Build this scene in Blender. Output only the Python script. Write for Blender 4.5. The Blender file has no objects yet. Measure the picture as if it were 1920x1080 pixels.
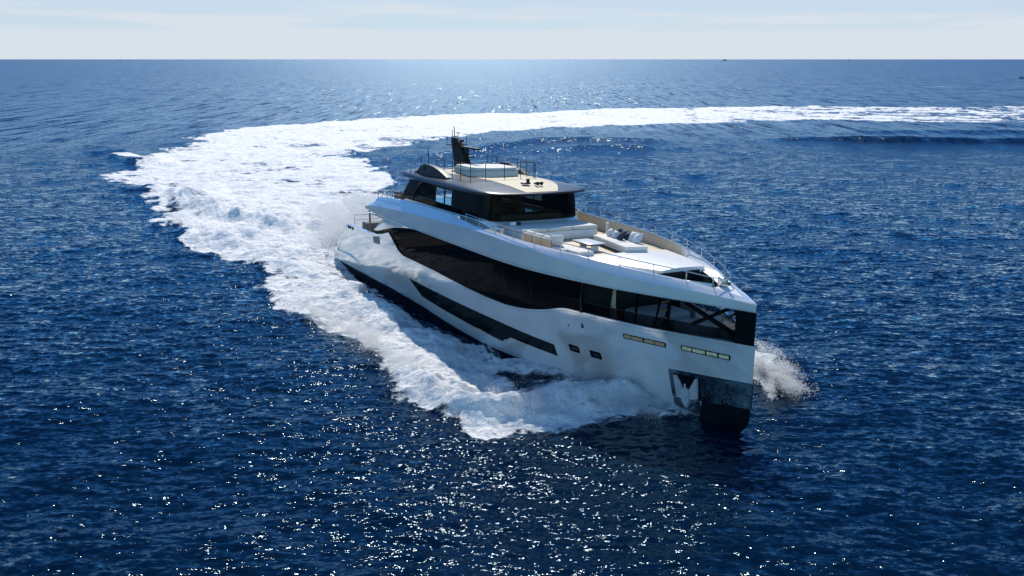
import bpy, bmesh, math, random
import numpy as np
from mathutils import Matrix, Vector
from math import radians as R, sin, cos, tan, atan, pi
random.seed(7)
SC = bpy.context.scene
COL = SC.collection

# ------------------------------------------------------------------ camera, sky, sun, exposure
CAM_H = 15.28
FPX = 1665.0                       # focal length in pixels of a 1920 px wide frame
cam_d = bpy.data.cameras.new("camera"); cam = bpy.data.objects.new("camera", cam_d); COL.objects.link(cam)
cam_d.sensor_width = 36.0; cam_d.lens = 36.0 * FPX / 1920.0
cam_d.clip_start = 0.5; cam_d.clip_end = 200000.0
cam.location = (0, 0, CAM_H)
cam.rotation_euler = (R(90) - atan(429.0 / FPX), 0, 0)
SC.camera = cam

SUN_EL, SUN_AZ = R(42.0), R(-2.5)   # azimuth measured from +Y towards +X
world = bpy.data.worlds.new("World"); SC.world = world; world.use_nodes = True
nt = world.node_tree; nt.nodes.clear()
world.cycles.sampling_method = 'NONE'   # the sun is the only sampled light: the sky is smooth and comes in by reflection
def N(t, tree, **kw):
    n = tree.nodes.new(t)
    for k, v in kw.items():
        setattr(n, k, v)
    return n
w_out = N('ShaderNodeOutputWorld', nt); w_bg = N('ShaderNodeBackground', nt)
sky = N('ShaderNodeTexSky', nt, sky_type='NISHITA', sun_disc=False)
sky.sun_elevation = SUN_EL; sky.sun_rotation = SUN_AZ
sky.altitude = 0; sky.air_density = 1.0; sky.dust_density = 0.2; sky.ozone_density = 5.0
w_bg.inputs['Strength'].default_value = 0.1
# thin veil of high cloud low over the horizon
tc = N('ShaderNodeTexCoord', nt); mp = N('ShaderNodeMapping', nt); mp.inputs['Scale'].default_value = (2.4, 2.4, 34.0)
nz = N('ShaderNodeTexNoise', nt); nz.inputs['Scale'].default_value = 1.6; nz.inputs['Detail'].default_value = 6
sep = N('ShaderNodeSeparateXYZ', nt)
hr = N('ShaderNodeMapRange', nt); hr.interpolation_type = 'SMOOTHSTEP'; hr.inputs[1].default_value = 0.058; hr.inputs[2].default_value = 0.082; hr.inputs[3].default_value = 1.0; hr.inputs[4].default_value = 0.0
cr = N('ShaderNodeMapRange', nt); cr.inputs[1].default_value = 0.44; cr.inputs[2].default_value = 0.60; cr.inputs[3].default_value = 0.80; cr.inputs[4].default_value = 1.0
lowz = N('ShaderNodeMapRange', nt, interpolation_type='SMOOTHSTEP'); lowz.inputs[1].default_value = 0.022; lowz.inputs[2].default_value = 0.062; lowz.inputs[3].default_value = 1.0; lowz.inputs[4].default_value = 0.0
mxv = N('ShaderNodeMath', nt, operation='MAXIMUM')
mul = N('ShaderNodeMath', nt, operation='MULTIPLY')
mx = N('ShaderNodeMixRGB', nt); mx.inputs['Color2'].default_value = (6.9, 7.6, 8.35, 1)
L = nt.links.new
L(tc.outputs['Generated'], mp.inputs['Vector']); L(mp.outputs['Vector'], nz.inputs['Vector'])
L(tc.outputs['Generated'], sep.inputs['Vector']); L(sep.outputs['Z'], hr.inputs[0]); L(nz.outputs['Fac'], cr.inputs[0])
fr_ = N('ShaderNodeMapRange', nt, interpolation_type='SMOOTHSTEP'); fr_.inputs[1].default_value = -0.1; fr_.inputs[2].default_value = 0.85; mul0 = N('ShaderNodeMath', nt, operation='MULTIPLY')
tint = N('ShaderNodeMixRGB', nt, blend_type='MULTIPLY'); tint.inputs['Fac'].default_value = 1.0; dirm = N('ShaderNodeMixRGB', nt); dirm.inputs['Color1'].default_value = (1.55, 1.98, 2.02, 1); dirm.inputs['Color2'].default_value = (0.24, 0.60, 0.96, 1)  # directional sky tint: brightened behind the camera to light the shaded hull, dimmed ahead
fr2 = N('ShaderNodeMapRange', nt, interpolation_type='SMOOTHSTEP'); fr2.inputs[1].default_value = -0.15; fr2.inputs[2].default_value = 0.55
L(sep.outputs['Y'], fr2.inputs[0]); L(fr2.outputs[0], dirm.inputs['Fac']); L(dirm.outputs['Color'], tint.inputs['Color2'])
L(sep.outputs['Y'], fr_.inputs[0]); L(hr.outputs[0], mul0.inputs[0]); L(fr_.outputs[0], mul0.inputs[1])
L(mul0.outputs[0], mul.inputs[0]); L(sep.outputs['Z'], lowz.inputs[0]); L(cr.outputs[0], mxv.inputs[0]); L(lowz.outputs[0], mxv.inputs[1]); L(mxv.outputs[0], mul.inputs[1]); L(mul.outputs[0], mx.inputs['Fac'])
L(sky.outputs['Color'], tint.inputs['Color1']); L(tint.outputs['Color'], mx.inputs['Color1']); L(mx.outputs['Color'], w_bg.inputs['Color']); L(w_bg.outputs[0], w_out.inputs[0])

sun_d = bpy.data.lights.new("sun", 'SUN'); sun = bpy.data.objects.new("sun", sun_d); COL.objects.link(sun)
sun_d.energy = 4.9; sun_d.angle = R(0.53); sun_d.color = (1.0, 0.925, 0.81)
to_sun = Vector((sin(SUN_AZ) * cos(SUN_EL), cos(SUN_AZ) * cos(SUN_EL), sin(SUN_EL)))
sun.rotation_euler = to_sun.to_track_quat('Z', 'Y').to_euler()
sun.location = (0, 60, 60)

SC.view_settings.view_transform = 'Standard'; SC.view_settings.look = 'None'
SC.view_settings.gamma = 1.0; SC.view_settings.exposure = 0.0
try:
    SC.cycles.use_denoising = True; SC.cycles.denoiser = 'OPENIMAGEDENOISE'; SC.cycles.denoising_prefilter = 'ACCURATE'
    SC.cycles.max_bounces = 6; SC.cycles.diffuse_bounces = 3; SC.cycles.transparent_max_bounces = 16
    SC.cycles.sample_clamp_indirect = 1.6; SC.cycles.sample_clamp_direct = 18.0
    SC.cycles.caustics_reflective = False; SC.cycles.caustics_refractive = False
except Exception:
    pass

# ------------------------------------------------------------------ materials
def principled(name, col, rough=0.5, metal=0.0, coat=0.0, spec=0.5, var=0.0, vscale=3.0, bump=0.0, bscale=40.0, stretch=(1, 1, 1)):
    m = bpy.data.materials.new(name); m.use_nodes = True
    t = m.node_tree; b = t.nodes['Principled BSDF']
    b.inputs['Base Color'].default_value = (*col, 1); b.inputs['Roughness'].default_value = rough
    b.inputs['Metallic'].default_value = metal; b.inputs['Coat Weight'].default_value = coat
    b.inputs['Coat Roughness'].default_value = 0.03; b.inputs['Specular IOR Level'].default_value = spec
    tcn = t.nodes.new('ShaderNodeTexCoord'); mpn = t.nodes.new('ShaderNodeMapping'); mpn.inputs['Scale'].default_value = stretch
    t.links.new(tcn.outputs['Object'], mpn.inputs['Vector'])
    if var > 0:
        n = t.nodes.new('ShaderNodeTexNoise'); n.inputs['Scale'].default_value = vscale; n.inputs['Detail'].default_value = 5
        r = t.nodes.new('ShaderNodeMapRange'); r.inputs[1].default_value = 0.3; r.inputs[2].default_value = 0.7
        r.inputs[3].default_value = 1 - var; r.inputs[4].default_value = 1 + var
        mm = t.nodes.new('ShaderNodeMixRGB'); mm.blend_type = 'MULTIPLY'; mm.inputs['Fac'].default_value = 1
        mm.inputs['Color1'].default_value = (*col, 1)
        t.links.new(mpn.outputs['Vector'], n.inputs['Vector']); t.links.new(n.outputs['Fac'], r.inputs[0])
        t.links.new(r.outputs[0], mm.inputs['Color2']); t.links.new(mm.outputs['Color'], b.inputs['Base Color'])
    if bump > 0:
        n2 = t.nodes.new('ShaderNodeTexNoise'); n2.inputs['Scale'].default_value = bscale; n2.inputs['Detail'].default_value = 4
        bp = t.nodes.new('ShaderNodeBump'); bp.inputs['Strength'].default_value = 1.0; bp.inputs['Distance'].default_value = bump
        t.links.new(mpn.outputs['Vector'], n2.inputs['Vector']); t.links.new(n2.outputs['Fac'], bp.inputs['Height'])
        t.links.new(bp.outputs['Normal'], b.inputs['Normal'])
    return m

M_WHITE = principled('pearl_white_paint', (0.80, 0.80, 0.79), 0.10, metal=0.46, coat=0.5, var=0.02, vscale=0.7, bump=0.0015, bscale=0.9)
M_DECKW = principled('white_gelcoat', (0.74, 0.74, 0.72), 0.35, var=0.03, vscale=2)
M_CREAM = principled('cream_lining', (0.62, 0.54, 0.42), 0.6, var=0.05, vscale=3)
M_BLACK = principled('gloss_black_paint', (0.005, 0.006, 0.008), 0.10, spec=0.10, var=0.2, vscale=1.5)
M_ANTI = principled('black_bottom_paint', (0.004, 0.006, 0.010), 0.45, spec=0.08, var=0.3, vscale=1.2)
M_STRIP = principled('dark_green_grey_glass', (0.006, 0.009, 0.010), 0.10, spec=0.14, var=0.1, vscale=1)
M_ROOF = principled('metallic_grey_paint', (0.022, 0.031, 0.038), 0.30, metal=0.25, coat=0.10, spec=0.2, var=0.05, vscale=1.2)
M_STEEL = principled('brushed_steel', (0.55, 0.55, 0.54), 0.22, metal=1.0, var=0.08, vscale=6)
M_MIRROR = principled('polished_steel_plate', (0.27, 0.32, 0.35), 0.06, metal=1.0, var=0.25, vscale=2.5, bump=0.012, bscale=3.0)
M_GALV = principled('galvanised_steel', (0.50, 0.54, 0.57), 0.5, metal=0.3, var=0.15, vscale=8)
M_BRASS = principled('bronze_trim', (0.70, 0.52, 0.26), 0.28, metal=0.7, var=0.25, vscale=9)
M_SLOT = principled('cream_lining_painted_sun', (0.93, 0.78, 0.48), 0.35, metal=0.1, var=0.4, vscale=5, stretch=(1, 1, 2.5))  # bright gold cream stands in for sunlight coming through the slot
M_CUSH = principled('off_white_upholstery', (0.66, 0.64, 0.60), 0.85, var=0.05, vscale=6, bump=0.004, bscale=60)
M_BEIGE = principled('beige_upholstery', (0.55, 0.45, 0.32), 0.85, var=0.06, vscale=6, bump=0.004, bscale=60)
M_NAVY = principled('navy_cloth', (0.020, 0.035, 0.070), 0.85, var=0.2, vscale=12, bump=0.004, bscale=60)
M_LGREY = principled('pale_grey_cloth', (0.55, 0.57, 0.60), 0.85, var=0.06, vscale=10, bump=0.004, bscale=60)
M_TABLE = principled('table_top_white', (0.68, 0.68, 0.68), 0.25, var=0.03, vscale=4)
M_MAST = principled('matt_black_mast', (0.012, 0.013, 0.016), 0.55, spec=0.15, var=0.2, vscale=4)
M_DARK = principled('charcoal_metal', (0.02, 0.022, 0.026), 0.45, spec=0.2, var=0.15, vscale=6)
M_GREYM = principled('grey_mesh_fabric', (0.16, 0.16, 0.16), 0.8, var=0.15, vscale=20)
M_WOOD = principled('warm_wood', (0.42, 0.27, 0.12), 0.5, var=0.25, vscale=10, stretch=(1, 6, 6))
M_VENT = principled('grey_vent', (0.14, 0.135, 0.13), 0.5, var=0.1, vscale=8)

def teak_mat(name, c1, c2, axis_scale):
    m = bpy.data.materials.new(name); m.use_nodes = True
    t = m.node_tree; b = t.nodes['Principled BSDF']; b.inputs['Roughness'].default_value = 0.6
    tcn = t.nodes.new('ShaderNodeTexCoord')
    wv = t.nodes.new('ShaderNodeTexWave'); wv.bands_direction = 'Y'; wv.inputs['Scale'].default_value = axis_scale
    wv.inputs['Distortion'].default_value = 0.0
    rp = t.nodes.new('ShaderNodeValToRGB'); rp.color_ramp.elements[0].position = 0.02; rp.color_ramp.elements[1].position = 0.12
    rp.color_ramp.elements[0].color = (0.10, 0.08, 0.06, 1); rp.color_ramp.elements[1].color = (1, 1, 1, 1)
    mpn = t.nodes.new('ShaderNodeMapping'); mpn.inputs['Scale'].default_value = (0.7, 9, 1)
    nzn = t.nodes.new('ShaderNodeTexNoise'); nzn.inputs['Scale'].default_value = 2.0; nzn.inputs['Detail'].default_value = 6
    mc = t.nodes.new('ShaderNodeMixRGB'); mc.inputs['Color1'].default_value = (*c1, 1); mc.inputs['Color2'].default_value = (*c2, 1)
    mm = t.nodes.new('ShaderNodeMixRGB'); mm.blend_type = 'MULTIPLY'; mm.inputs['Fac'].default_value = 0.8
    k = t.links.new
    k(tcn.outputs['Object'], wv.inputs['Vector']); k(tcn.outputs['Object'], mpn.inputs['Vector']); k(mpn.outputs['Vector'], nzn.inputs['Vector'])
    k(wv.outputs['Fac'], rp.inputs['Fac']); k(nzn.outputs['Fac'], mc.inputs['Fac']); k(mc.outputs['Color'], mm.inputs['Color1'])
    k(rp.outputs['Color'], mm.inputs['Color2']); k(mm.outputs['Color'], b.inputs['Base Color'])
    return m
M_TEAK = teak_mat('bleached_teak', (0.50, 0.40, 0.27), (0.62, 0.52, 0.37), 2.6)
M_TEAKR = teak_mat('roof_teak', (0.36, 0.31, 0.21), (0.47, 0.41, 0.29), 2.6)

def glass_mat(name, tint, base=(0.004, 0.005, 0.007), fac=0.3, rough=0.02, ior=1.06):
    m = bpy.data.materials.new(name); m.use_nodes = True
    t = m.node_tree; t.nodes.clear(); o = t.nodes.new('ShaderNodeOutputMaterial')
    p = t.nodes.new('ShaderNodeBsdfPrincipled'); p.inputs['Base Color'].default_value = (*base, 1); p.inputs['Roughness'].default_value = rough; p.inputs['IOR'].default_value = ior
    tr = t.nodes.new('ShaderNodeBsdfTransparent'); tr.inputs['Color'].default_value = (*tint, 1)
    mxs = t.nodes.new('ShaderNodeMixShader'); mxs.inputs['Fac'].default_value = fac
    tcn = t.nodes.new('ShaderNodeTexCoord'); n = t.nodes.new('ShaderNodeTexNoise'); n.inputs['Scale'].default_value = 0.6
    bp = t.nodes.new('ShaderNodeBump'); bp.inputs['Distance'].default_value = 0.01; bp.inputs['Strength'].default_value = 0.5
    t.links.new(tcn.outputs['Object'], n.inputs['Vector']); t.links.new(n.outputs['Fac'], bp.inputs['Height']); t.links.new(bp.outputs['Normal'], p.inputs['Normal'])
    t.links.new(p.outputs[0], mxs.inputs[1]); t.links.new(tr.outputs[0], mxs.inputs[2]); t.links.new(mxs.outputs[0], o.inputs[0])
    return m
M_GLASS = glass_mat('black_tinted_glass', (0.5, 0.5, 0.48), fac=0.015)
M_GLASS2 = glass_mat('smoked_windscreen_glass', (0.85, 0.80, 0.68), fac=0.30)
M_GLASS3 = glass_mat('smoked_balustrade_glass', (0.35, 0.36, 0.36), fac=0.45)
M_CLEAR = glass_mat('clear_pane_glass', (0.95, 0.97, 0.95), fac=0.80)

# ------------------------------------------------------------------ interpolation and hull lines (metres, boat axes: x forward, y port, z up)
def pchip(xs, ys):
    xs = np.array(xs, float); ys = np.array(ys, float)
    h = np.diff(xs); d = np.diff(ys) / h; n = len(xs); m = np.zeros(n)
    for i in range(1, n - 1):
        if d[i-1] * d[i] > 0:
            w1 = 2*h[i] + h[i-1]; w2 = h[i] + 2*h[i-1]; m[i] = (w1 + w2) / (w1/d[i-1] + w2/d[i])
    m[0] = d[0]; m[-1] = d[-1]
    def f(x):
        x = min(max(float(x), xs[0]), xs[-1]); i = min(max(int(np.searchsorted(xs, x)) - 1, 0), n - 2)
        t = (x - xs[i]) / h[i]
        return float((2*t**3-3*t*t+1)*ys[i] + (t**3-2*t*t+t)*h[i]*m[i] + (-2*t**3+3*t*t)*ys[i+1] + (t**3-t*t)*h[i]*m[i+1])
    return f
def lin(xs, ys):
    return lambda x: float(np.interp(x, xs, ys))
BD = pchip([-2, 0, 10, 20, 24, 27, 29, 31, 33, 35, 37, 39, 40.5, 41.4], [4.0, 4.1, 4.35, 4.4, 4.38, 4.35, 4.24, 3.93, 3.46, 2.86, 2.06, 1.14, .43, 0.0])
BW = pchip([-2, 0, 10, 18, 24, 28, 32, 36, 39, 41.45], [3.85, 3.9, 4.0, 3.95, 3.65, 3.15, 2.4, 1.35, .6, 0.0])
def B(x, z):
    t = min(max(z / 4.6, -.3), 1.0); t = t if t < 0 else 1 - (1 - t)**1.5
    return max(BW(x) + (BD(x) - BW(x)) * t, 0.004)
# top edge of the lower hull / bottom edge of the dark band
ZB = lin([-.4, .55, .64, 1.4, 2.54, 3.06, 3.4, 6.0, 9.3, 10.75, 12.25, 12.9, 13.63, 14.1, 14.61, 16.28, 19.6, 23.1, 25, 26.4, 27.5, 28.5, 29.4, 30.3, 31.0, 31.5, 32.0, 32.4, 33.5, 37, 41.46],
         [.72, .74, 1.37, 1.80, 2.44, 2.91, 3.16, 3.20, 3.25, 3.47, 3.83, 3.42, 2.91, 2.74, 2.64, 2.61, 2.53, 2.33, 2.26, 2.24, 2.25, 2.33, 2.44, 2.60, 2.76, 2.90, 3.04, 3.10, 3.11, 3.07, 3.15])
# top edge of the dark band (arched at its after end)
ZARCH = lin([9.7, 10.2, 11.2, 12.7, 13.6, 14.43, 15.2, 16.1, 17.0, 20, 41.5], [3.60, 3.66, 3.90, 4.20, 4.36, 4.47, 4.57, 4.64, 4.66, 4.63, 4.56])
ZBAND = lin([7.8, 9, 10.5, 13.6, 17, 24, 41.5], [4.90, 4.80, 4.73, 4.67, 4.66, 4.61, 4.56])   # underside of the upper band
BI = pchip([7, 14, 21, 23, 27, 28, 29, 30, 31, 32, 33, 34, 35, 36, 37, 38, 39.3, 40.6], [3.78, 3.98, 4.05, 4.03, 4.0, 3.97, 3.9, 3.77, 3.58, 3.36, 3.1, 2.82, 2.49, 2.1, 1.68, 1.2, .55, .02])
ZI = lin([7.8, 8.3, 9.4, 11.4, 13.7, 16, 21.35, 21.7, 22.3, 23, 27, 30, 33, 35, 37, 38, 39.5, 41.33], [5.15, 5.45, 5.87, 6.05, 6.14, 6.24, 6.26, 6.22, 6.10, 6.06, 5.95, 5.85, 5.76, 5.63, 5.49, 5.42, 5.24, 4.92])
ZO = lin([7.8, 9.4, 14, 20, 24, 27, 30.5, 32.3, 34, 35.7, 37.3, 39, 40.5, 41.33], [5.06, 5.30, 5.55, 5.75, 5.84, 5.80, 5.65, 5.49, 5.38, 5.27, 5.17, 5.09, 4.98, 4.90])
DECK = 5.25

TRIM, HEEL, YAW = R(1.0), R(1.7), R(-60.5)
BOAT = Matrix.Translation((-10.5, 70.55, 0)) @ Matrix.Rotation(YAW, 4, 'Z') @ Matrix.Rotation(-TRIM, 4, 'Y') @ Matrix.Rotation(-HEEL, 4, 'X')

# ------------------------------------------------------------------ object helpers
def mesh_obj(name, verts, faces, mat, parent=None, smooth=35.0):
    me = bpy.data.meshes.new(name)
    me.from_pydata([tuple(map(float, v)) for v in verts], [], [tuple(int(i) for i in f) for f in faces])
    bm = bmesh.new(); bm.from_mesh(me)
    bmesh.ops.remove_doubles(bm, verts=bm.verts, dist=1e-5)
    bmesh.ops.recalc_face_normals(bm, faces=bm.faces)
    bm.to_mesh(me); bm.free()
    if smooth:
        me.polygons.foreach_set('use_smooth', [True] * len(me.polygons))
        me.set_sharp_from_angle(angle=R(smooth))
    if mat:
        me.materials.append(mat)
    o = bpy.data.objects.new(name, me); COL.objects.link(o)
    if parent:
        o.parent = parent
    return o
class MB:
    """collects verts and faces of one mesh"""
    def __init__(self): self.v = []; self.f = []
    def add(self, v, f):
        n = len(self.v); self.v += [tuple(p) for p in v]; self.f += [tuple(i + n for i in q) for q in f]; return self
    def grid(self, rows, closed=False):
        nc = len(rows[0]); v = [p for r in rows for p in r]; f = []
        for i in range(len(rows) - 1):
            for j in range(nc if closed else nc - 1):
                k = (j + 1) % nc
                f.append((i*nc+j, i*nc+k, (i+1)*nc+k, (i+1)*nc+j))
        return self.add(v, f)
    def prism(self, poly, z0, z1):
        """vertical prism; z0/z1 numbers or functions of (x, y)"""
        n = len(poly); a = z0 if callable(z0) else (lambda x, y: z0); b = z1 if callable(z1) else (lambda x, y: z1)
        v = [(x, y, a(x, y)) for x, y in poly] + [(x, y, b(x, y)) for x, y in poly]
        f = [tuple(range(n - 1, -1, -1)), tuple(range(n, 2*n))] + [(i, (i+1) % n, n + (i+1) % n, n + i) for i in range(n)]
        return self.add(v, f)
    def tube(self, pts, r, n=6, r2=None):
        pts = [Vector(p) for p in pts]; rows = []; m = len(pts)
        for i, p in enumerate(pts):
            t = (pts[min(i+1, m-1)] - pts[max(i-1, 0)]).normalized()
            a = t.orthogonal().normalized() if abs(t.z) > .9 else t.cross(Vector((0, 0, 1))).normalized(); b = t.cross(a)
            rr = r if r2 is None else r + (r2 - r) * i / max(m - 1, 1)
            rows.append([tuple(p + rr*(cos(2*pi*k/n)*a + sin(2*pi*k/n)*b)) for k in range(n)])
        base = len(self.v); self.grid(rows, True)
        self.f.append(tuple(base + k for k in range(n))); self.f.append(tuple(base + (m-1)*n + k for k in range(n)))
        return self
    def box(self, c, s, bev=0.0, seg=2, rot=None, puff=0.0):
        bm = bmesh.new(); bmesh.ops.create_cube(bm, size=1.0)
        for v in bm.verts: v.co = Vector((v.co.x*s[0], v.co.y*s[1], v.co.z*s[2]))
        if puff:
            bmesh.ops.subdivide_edges(bm, edges=bm.edges, cuts=5, use_grid_fill=True)
            for v in bm.verts:
                u, w, t = v.co.x/s[0]*2, v.co.y/s[1]*2, v.co.z/s[2]*2
                v.co.z *= 1 + puff*(1 - u*u)*(1 - w*w) - 0.75*max(abs(u), abs(w))**4
                k = 1 - 0.07*(1 - max(0, abs(u)*abs(w))**1.5)
                v.co.x *= k; v.co.y *= k
        elif bev:
            bmesh.ops.bevel(bm, geom=bm.edges, offset=bev, segments=seg, affect='EDGES', profile=0.5)
        Mx = Matrix.Translation(c) @ (rot.to_4x4() if rot else Matrix.Identity(4))
        bm.transform(Mx); bm.verts.index_update()
        self.add([tuple(v.co) for v in bm.verts], [[v.index for v in f.verts] for f in bm.faces]); bm.free(); return self
    def build(self, name, mat, parent=None, smooth=35.0): return mesh_obj(name, self.v, self.f, mat, parent, smooth)
def tag(o, label=None, cat=None, group=None, kind=None):
    if label: o['label'] = label
    if cat: o['category'] = cat
    if group: o['group'] = group
    if kind: o['kind'] = kind
    return o
def empty(name, mat4):
    o = bpy.data.objects.new(name, None); COL.objects.link(o); o.matrix_world = mat4; o.empty_display_size = 0.3; return o
def rotz(a): return Matrix.Rotation(a, 3, 'Z')
def at(x, y, z, rz=0.0): return BOAT @ Matrix.Translation((x, y, z)) @ Matrix.Rotation(rz, 4, 'Z')
def frange(a, b, s):
    n = max(1, int(round((b - a) / s))); return [a + (b - a)*i/n for i in range(n + 1)]

# ================================================================== SEA
from numpy.random import default_rng
rng = default_rng(11)
FOAM = [(300.9,311.5),(172.1,304.4),(131.2,300.9),(97.9,307.9),(59.6,297.5),(29.2,291.0),(6.4,270.1),(-15.5,262.0),(-32.1,247.3),(-46.2,229.9),(-54.3,218.4),(-64.1,208.0),(-65.5,197.0),(-64.3,175.7),(-62.4,158.5),(-60.8,147.6),(-57.4,137.4),(-54.9,127.1),(-55.0,123.0),(-57.2,120.6),(-54.0,113.8),(-49.0,107.7),(-45.0,102.5),(-39.6,95.1),(-34.6,85.0),(-29.0,77.5),(-27.3,74.5),(-23.4,69.2),(-19.9,65.8),(-17.9,63.1),(-18.2,60.8),(-18.7,59.6),(-17.3,57.9),(-14.9,54.3),(-13.1,52.5),(-11.7,50.4),(-9.8,48.6),(-7.7,45.0),(-6.8,42.9),(-5.7,39.5),(-4.3,37.5),(-3.3,36.0),(-2.0,34.9),(-0.7,34.4),(0.9,34.3),(2.2,34.1),(3.4,34.4),(4.3,34.6),(5.5,35.2),(7.0,36.0),(8.0,36.5),(9.0,37.0),
        (9.5,38.5),(8.5,43),(6.5,48),(3,55),(-2,64),(-6,74),(-9,86),(-13,105),(-16.5,122),(-19.6,133.8),(-22.8,141.1),(-23.3,150.2),(-20.9,159.5),(-16.1,168.9),(-10.9,183.2),(-1.2,198.5),(17.4,209.7),(37.5,218.4),(58.8,226.0),(83.0,234.0),(99.0,226.0),(126.2,222.1),(213.9,220.3)]
PORTF = [(11.3,37.4),(11.6,40.2),(9.5,44.5),(8.5,49),(12.6,48.2),(13.6,46.0),(14.0,43.6),(13.7,41.4),(12.9,39.2),(12.2,37.2)]
TROUGH = [(-12.0,68.0),(-8.5,61.5),(-4.5,54.0),(-0.8,47.2),(0.3,45.4),(-0.6,45.0),(-2.2,46.8),(-3.6,48.6),(-5.4,51.0),(-7.5,54.3),(-9.8,58.0),(-11.6,62.0)]
TROUGH2 = [(-0.9,43.0),(3.2,42.0),(7.5,38.2),(9.2,36.6),(8.0,36.7),(6.0,37.6),(4.2,38.4),(2.2,38.9),(0.4,39.9)]
RIDGES = [  # polyline, height, width on the near side, width on the far side
    ([(-41.5,105.9),(-38.5,100.9),(-32.4,92.6),(-27.6,87.3),(-23.6,83.5),(-20.0,80.3),(-16.9,77.6)], 0.95, 1.3, 4.5),
    ([(-32.6,87.2),(-27.3,79.9),(-22.0,72.2),(-16.5,65.7),(-11.3,57.6),(-7.2,50.6),(-5.0,45.0),(-3.2,41.0)], 0.38, 1.1, 2.2),
    ([(7.8,37.6),(6.6,38.3),(4.7,38.6),(3.0,38.4),(1.0,37.7),(-0.7,37.3),(-2.2,37.6),(-4.0,39.8),(-5.5,43)], 0.75, 0.9, 1.6),
    ([(-15.0,139.6),(-7.3,153.8),(4.1,171.4),(14.9,176.4),(24.8,173.4),(32.3,164.6)], 0.65, 2.2, 6.0),
    ([(38.7,171.1),(48.7,176.1),(62.3,174.6),(74.4,170.9),(96.5,168.9),(128.9,161.5),(200,150)], 0.9, 2.0, 6.0),
    ([(7.3,152.0),(11.5,158.5),(18.9,160.7),(27.1,157.5)], 0.5, 1.8, 5.0),
    ([(60,190),(90,196),(140,190),(220,184)], 0.5, 2.5, 6.0),
    ([(-66.9,150.0),(-63.8,143.7),(-59.4,138.6),(-56.0,133.0)], 0.6, 1.6, 4.0),
    ([(12.4,47.6),(13.3,45.0),(13.5,43.0),(13.0,41.0),(12.3,39.2)], 0.12, 0.8, 1.2),
]
FOAMLINES = [  # thin foam streaks
    ([(38.6,549.7),(138.9,538.7),(291.3,517.8),(488.3,508.0)], 12.0, 0.47),
    ([(372,741),(400,744.5),(415,747.5)], 5.0, 0.75),
    ([(-64.5,147.0),(-61.8,142.7),(-58.4,139.6)], 1.6, 0.75),
    ([(-58.0,150.0),(-52.0,146.0),(-46.0,147.0)], 1.2, 0.5),
    ([(52,176.5),(62.3,174.0),(72.4,170.2)], 2.2, 0.30),
    ([(70,186),(92,184),(110,183)], 2.0, 0.35),
]
tab = rng.random((256, 256)).astype(np.float32)
def vnoise(x, y, s=0):
    x = x + 37.3*s; y = y + 91.7*s
    xi = np.floor(x).astype(np.int64); yi = np.floor(y).astype(np.int64); fx = (x - xi).astype(np.float32); fy = (y - yi).astype(np.float32)
    fx = fx*fx*(3 - 2*fx); fy = fy*fy*(3 - 2*fy); a = xi & 255; b = yi & 255; a1 = (xi+1) & 255; b1 = (yi+1) & 255
    return (tab[a, b]*(1-fx) + tab[a1, b]*fx)*(1-fy) + (tab[a, b1]*(1-fx) + tab[a1, b1]*fx)*fy
def fbm(x, y, o=4, s=0, g=0.5):
    t = 0; amp = 1; tot = 0
    for i in range(o):
        t = t + amp*vnoise(x*2**i, y*2**i, s + i*3); tot += amp; amp *= g
    return t / tot
def sdist(X, Y, poly, closed=True):
    P = np.array(poly, np.float64); d = np.full(X.shape, 1e9); ins = np.zeros(X.shape, bool); n = len(P)
    for i in range(n if closed else n - 1):
        x0, y0 = P[i]; x1, y1 = P[(i+1) % n]
        ex, ey = x1-x0, y1-y0; t = np.clip(((X-x0)*ex + (Y-y0)*ey)/(ex*ex+ey*ey), 0, 1)
        d = np.minimum(d, (X-x0-t*ex)**2 + (Y-y0-t*ey)**2)
        if closed:
            c = ((y0 > Y) != (y1 > Y)); ins ^= c & (X < (x1-x0)*(Y-y0)/((y1-y0) if y1 != y0 else 1e-9) + x0)
    d = np.sqrt(d)
    return np.where(ins, d, -d) if closed else d
def smooth(a, b, x):
    t = np.clip((x-a)/(b-a), 0, 1); return t*t*(3-2*t)

# rows spread so that they are evenly dense to an observer at the drone's height; the sheet runs to the horizon all round
NR = 860
dep0 = atan(CAM_H/21.0); dep1 = atan(CAM_H/4000.0)
deps = np.linspace(dep0, dep1, NR)
rad = np.concatenate([[0.5, 4, 8, 12, 16, 19], CAM_H/np.tan(deps), [5200, 7000, 10000, 16000, 30000, 60000, 110000]])
fa = np.linspace(-R(35), R(35), 1500)
ca = np.linspace(R(35), R(325), 150)[1:-1]
ang = np.concatenate([fa, ca]); NA = len(ang)
RR, AA = np.meshgrid(rad, ang, indexing='ij')
X = RR*np.sin(AA); Y = RR*np.cos(AA)
drow = np.gradient(rad)[:, None]*np.ones_like(AA); dcol = RR*(np.gradient(np.concatenate([fa, ca]))[None, :]); dcol = np.abs(dcol)
dcol[:, 1500:] = RR[:, 1500:]*R(2)
Z = np.zeros_like(X, dtype=np.float32)
lost = np.zeros_like(Z)
NW = 110; WIND = R(-82)           # direction the waves run to: towards the drone and a little to the right
lam = np.exp(rng.uniform(np.log(0.35), np.log(18.0), NW)); lam.sort()
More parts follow.
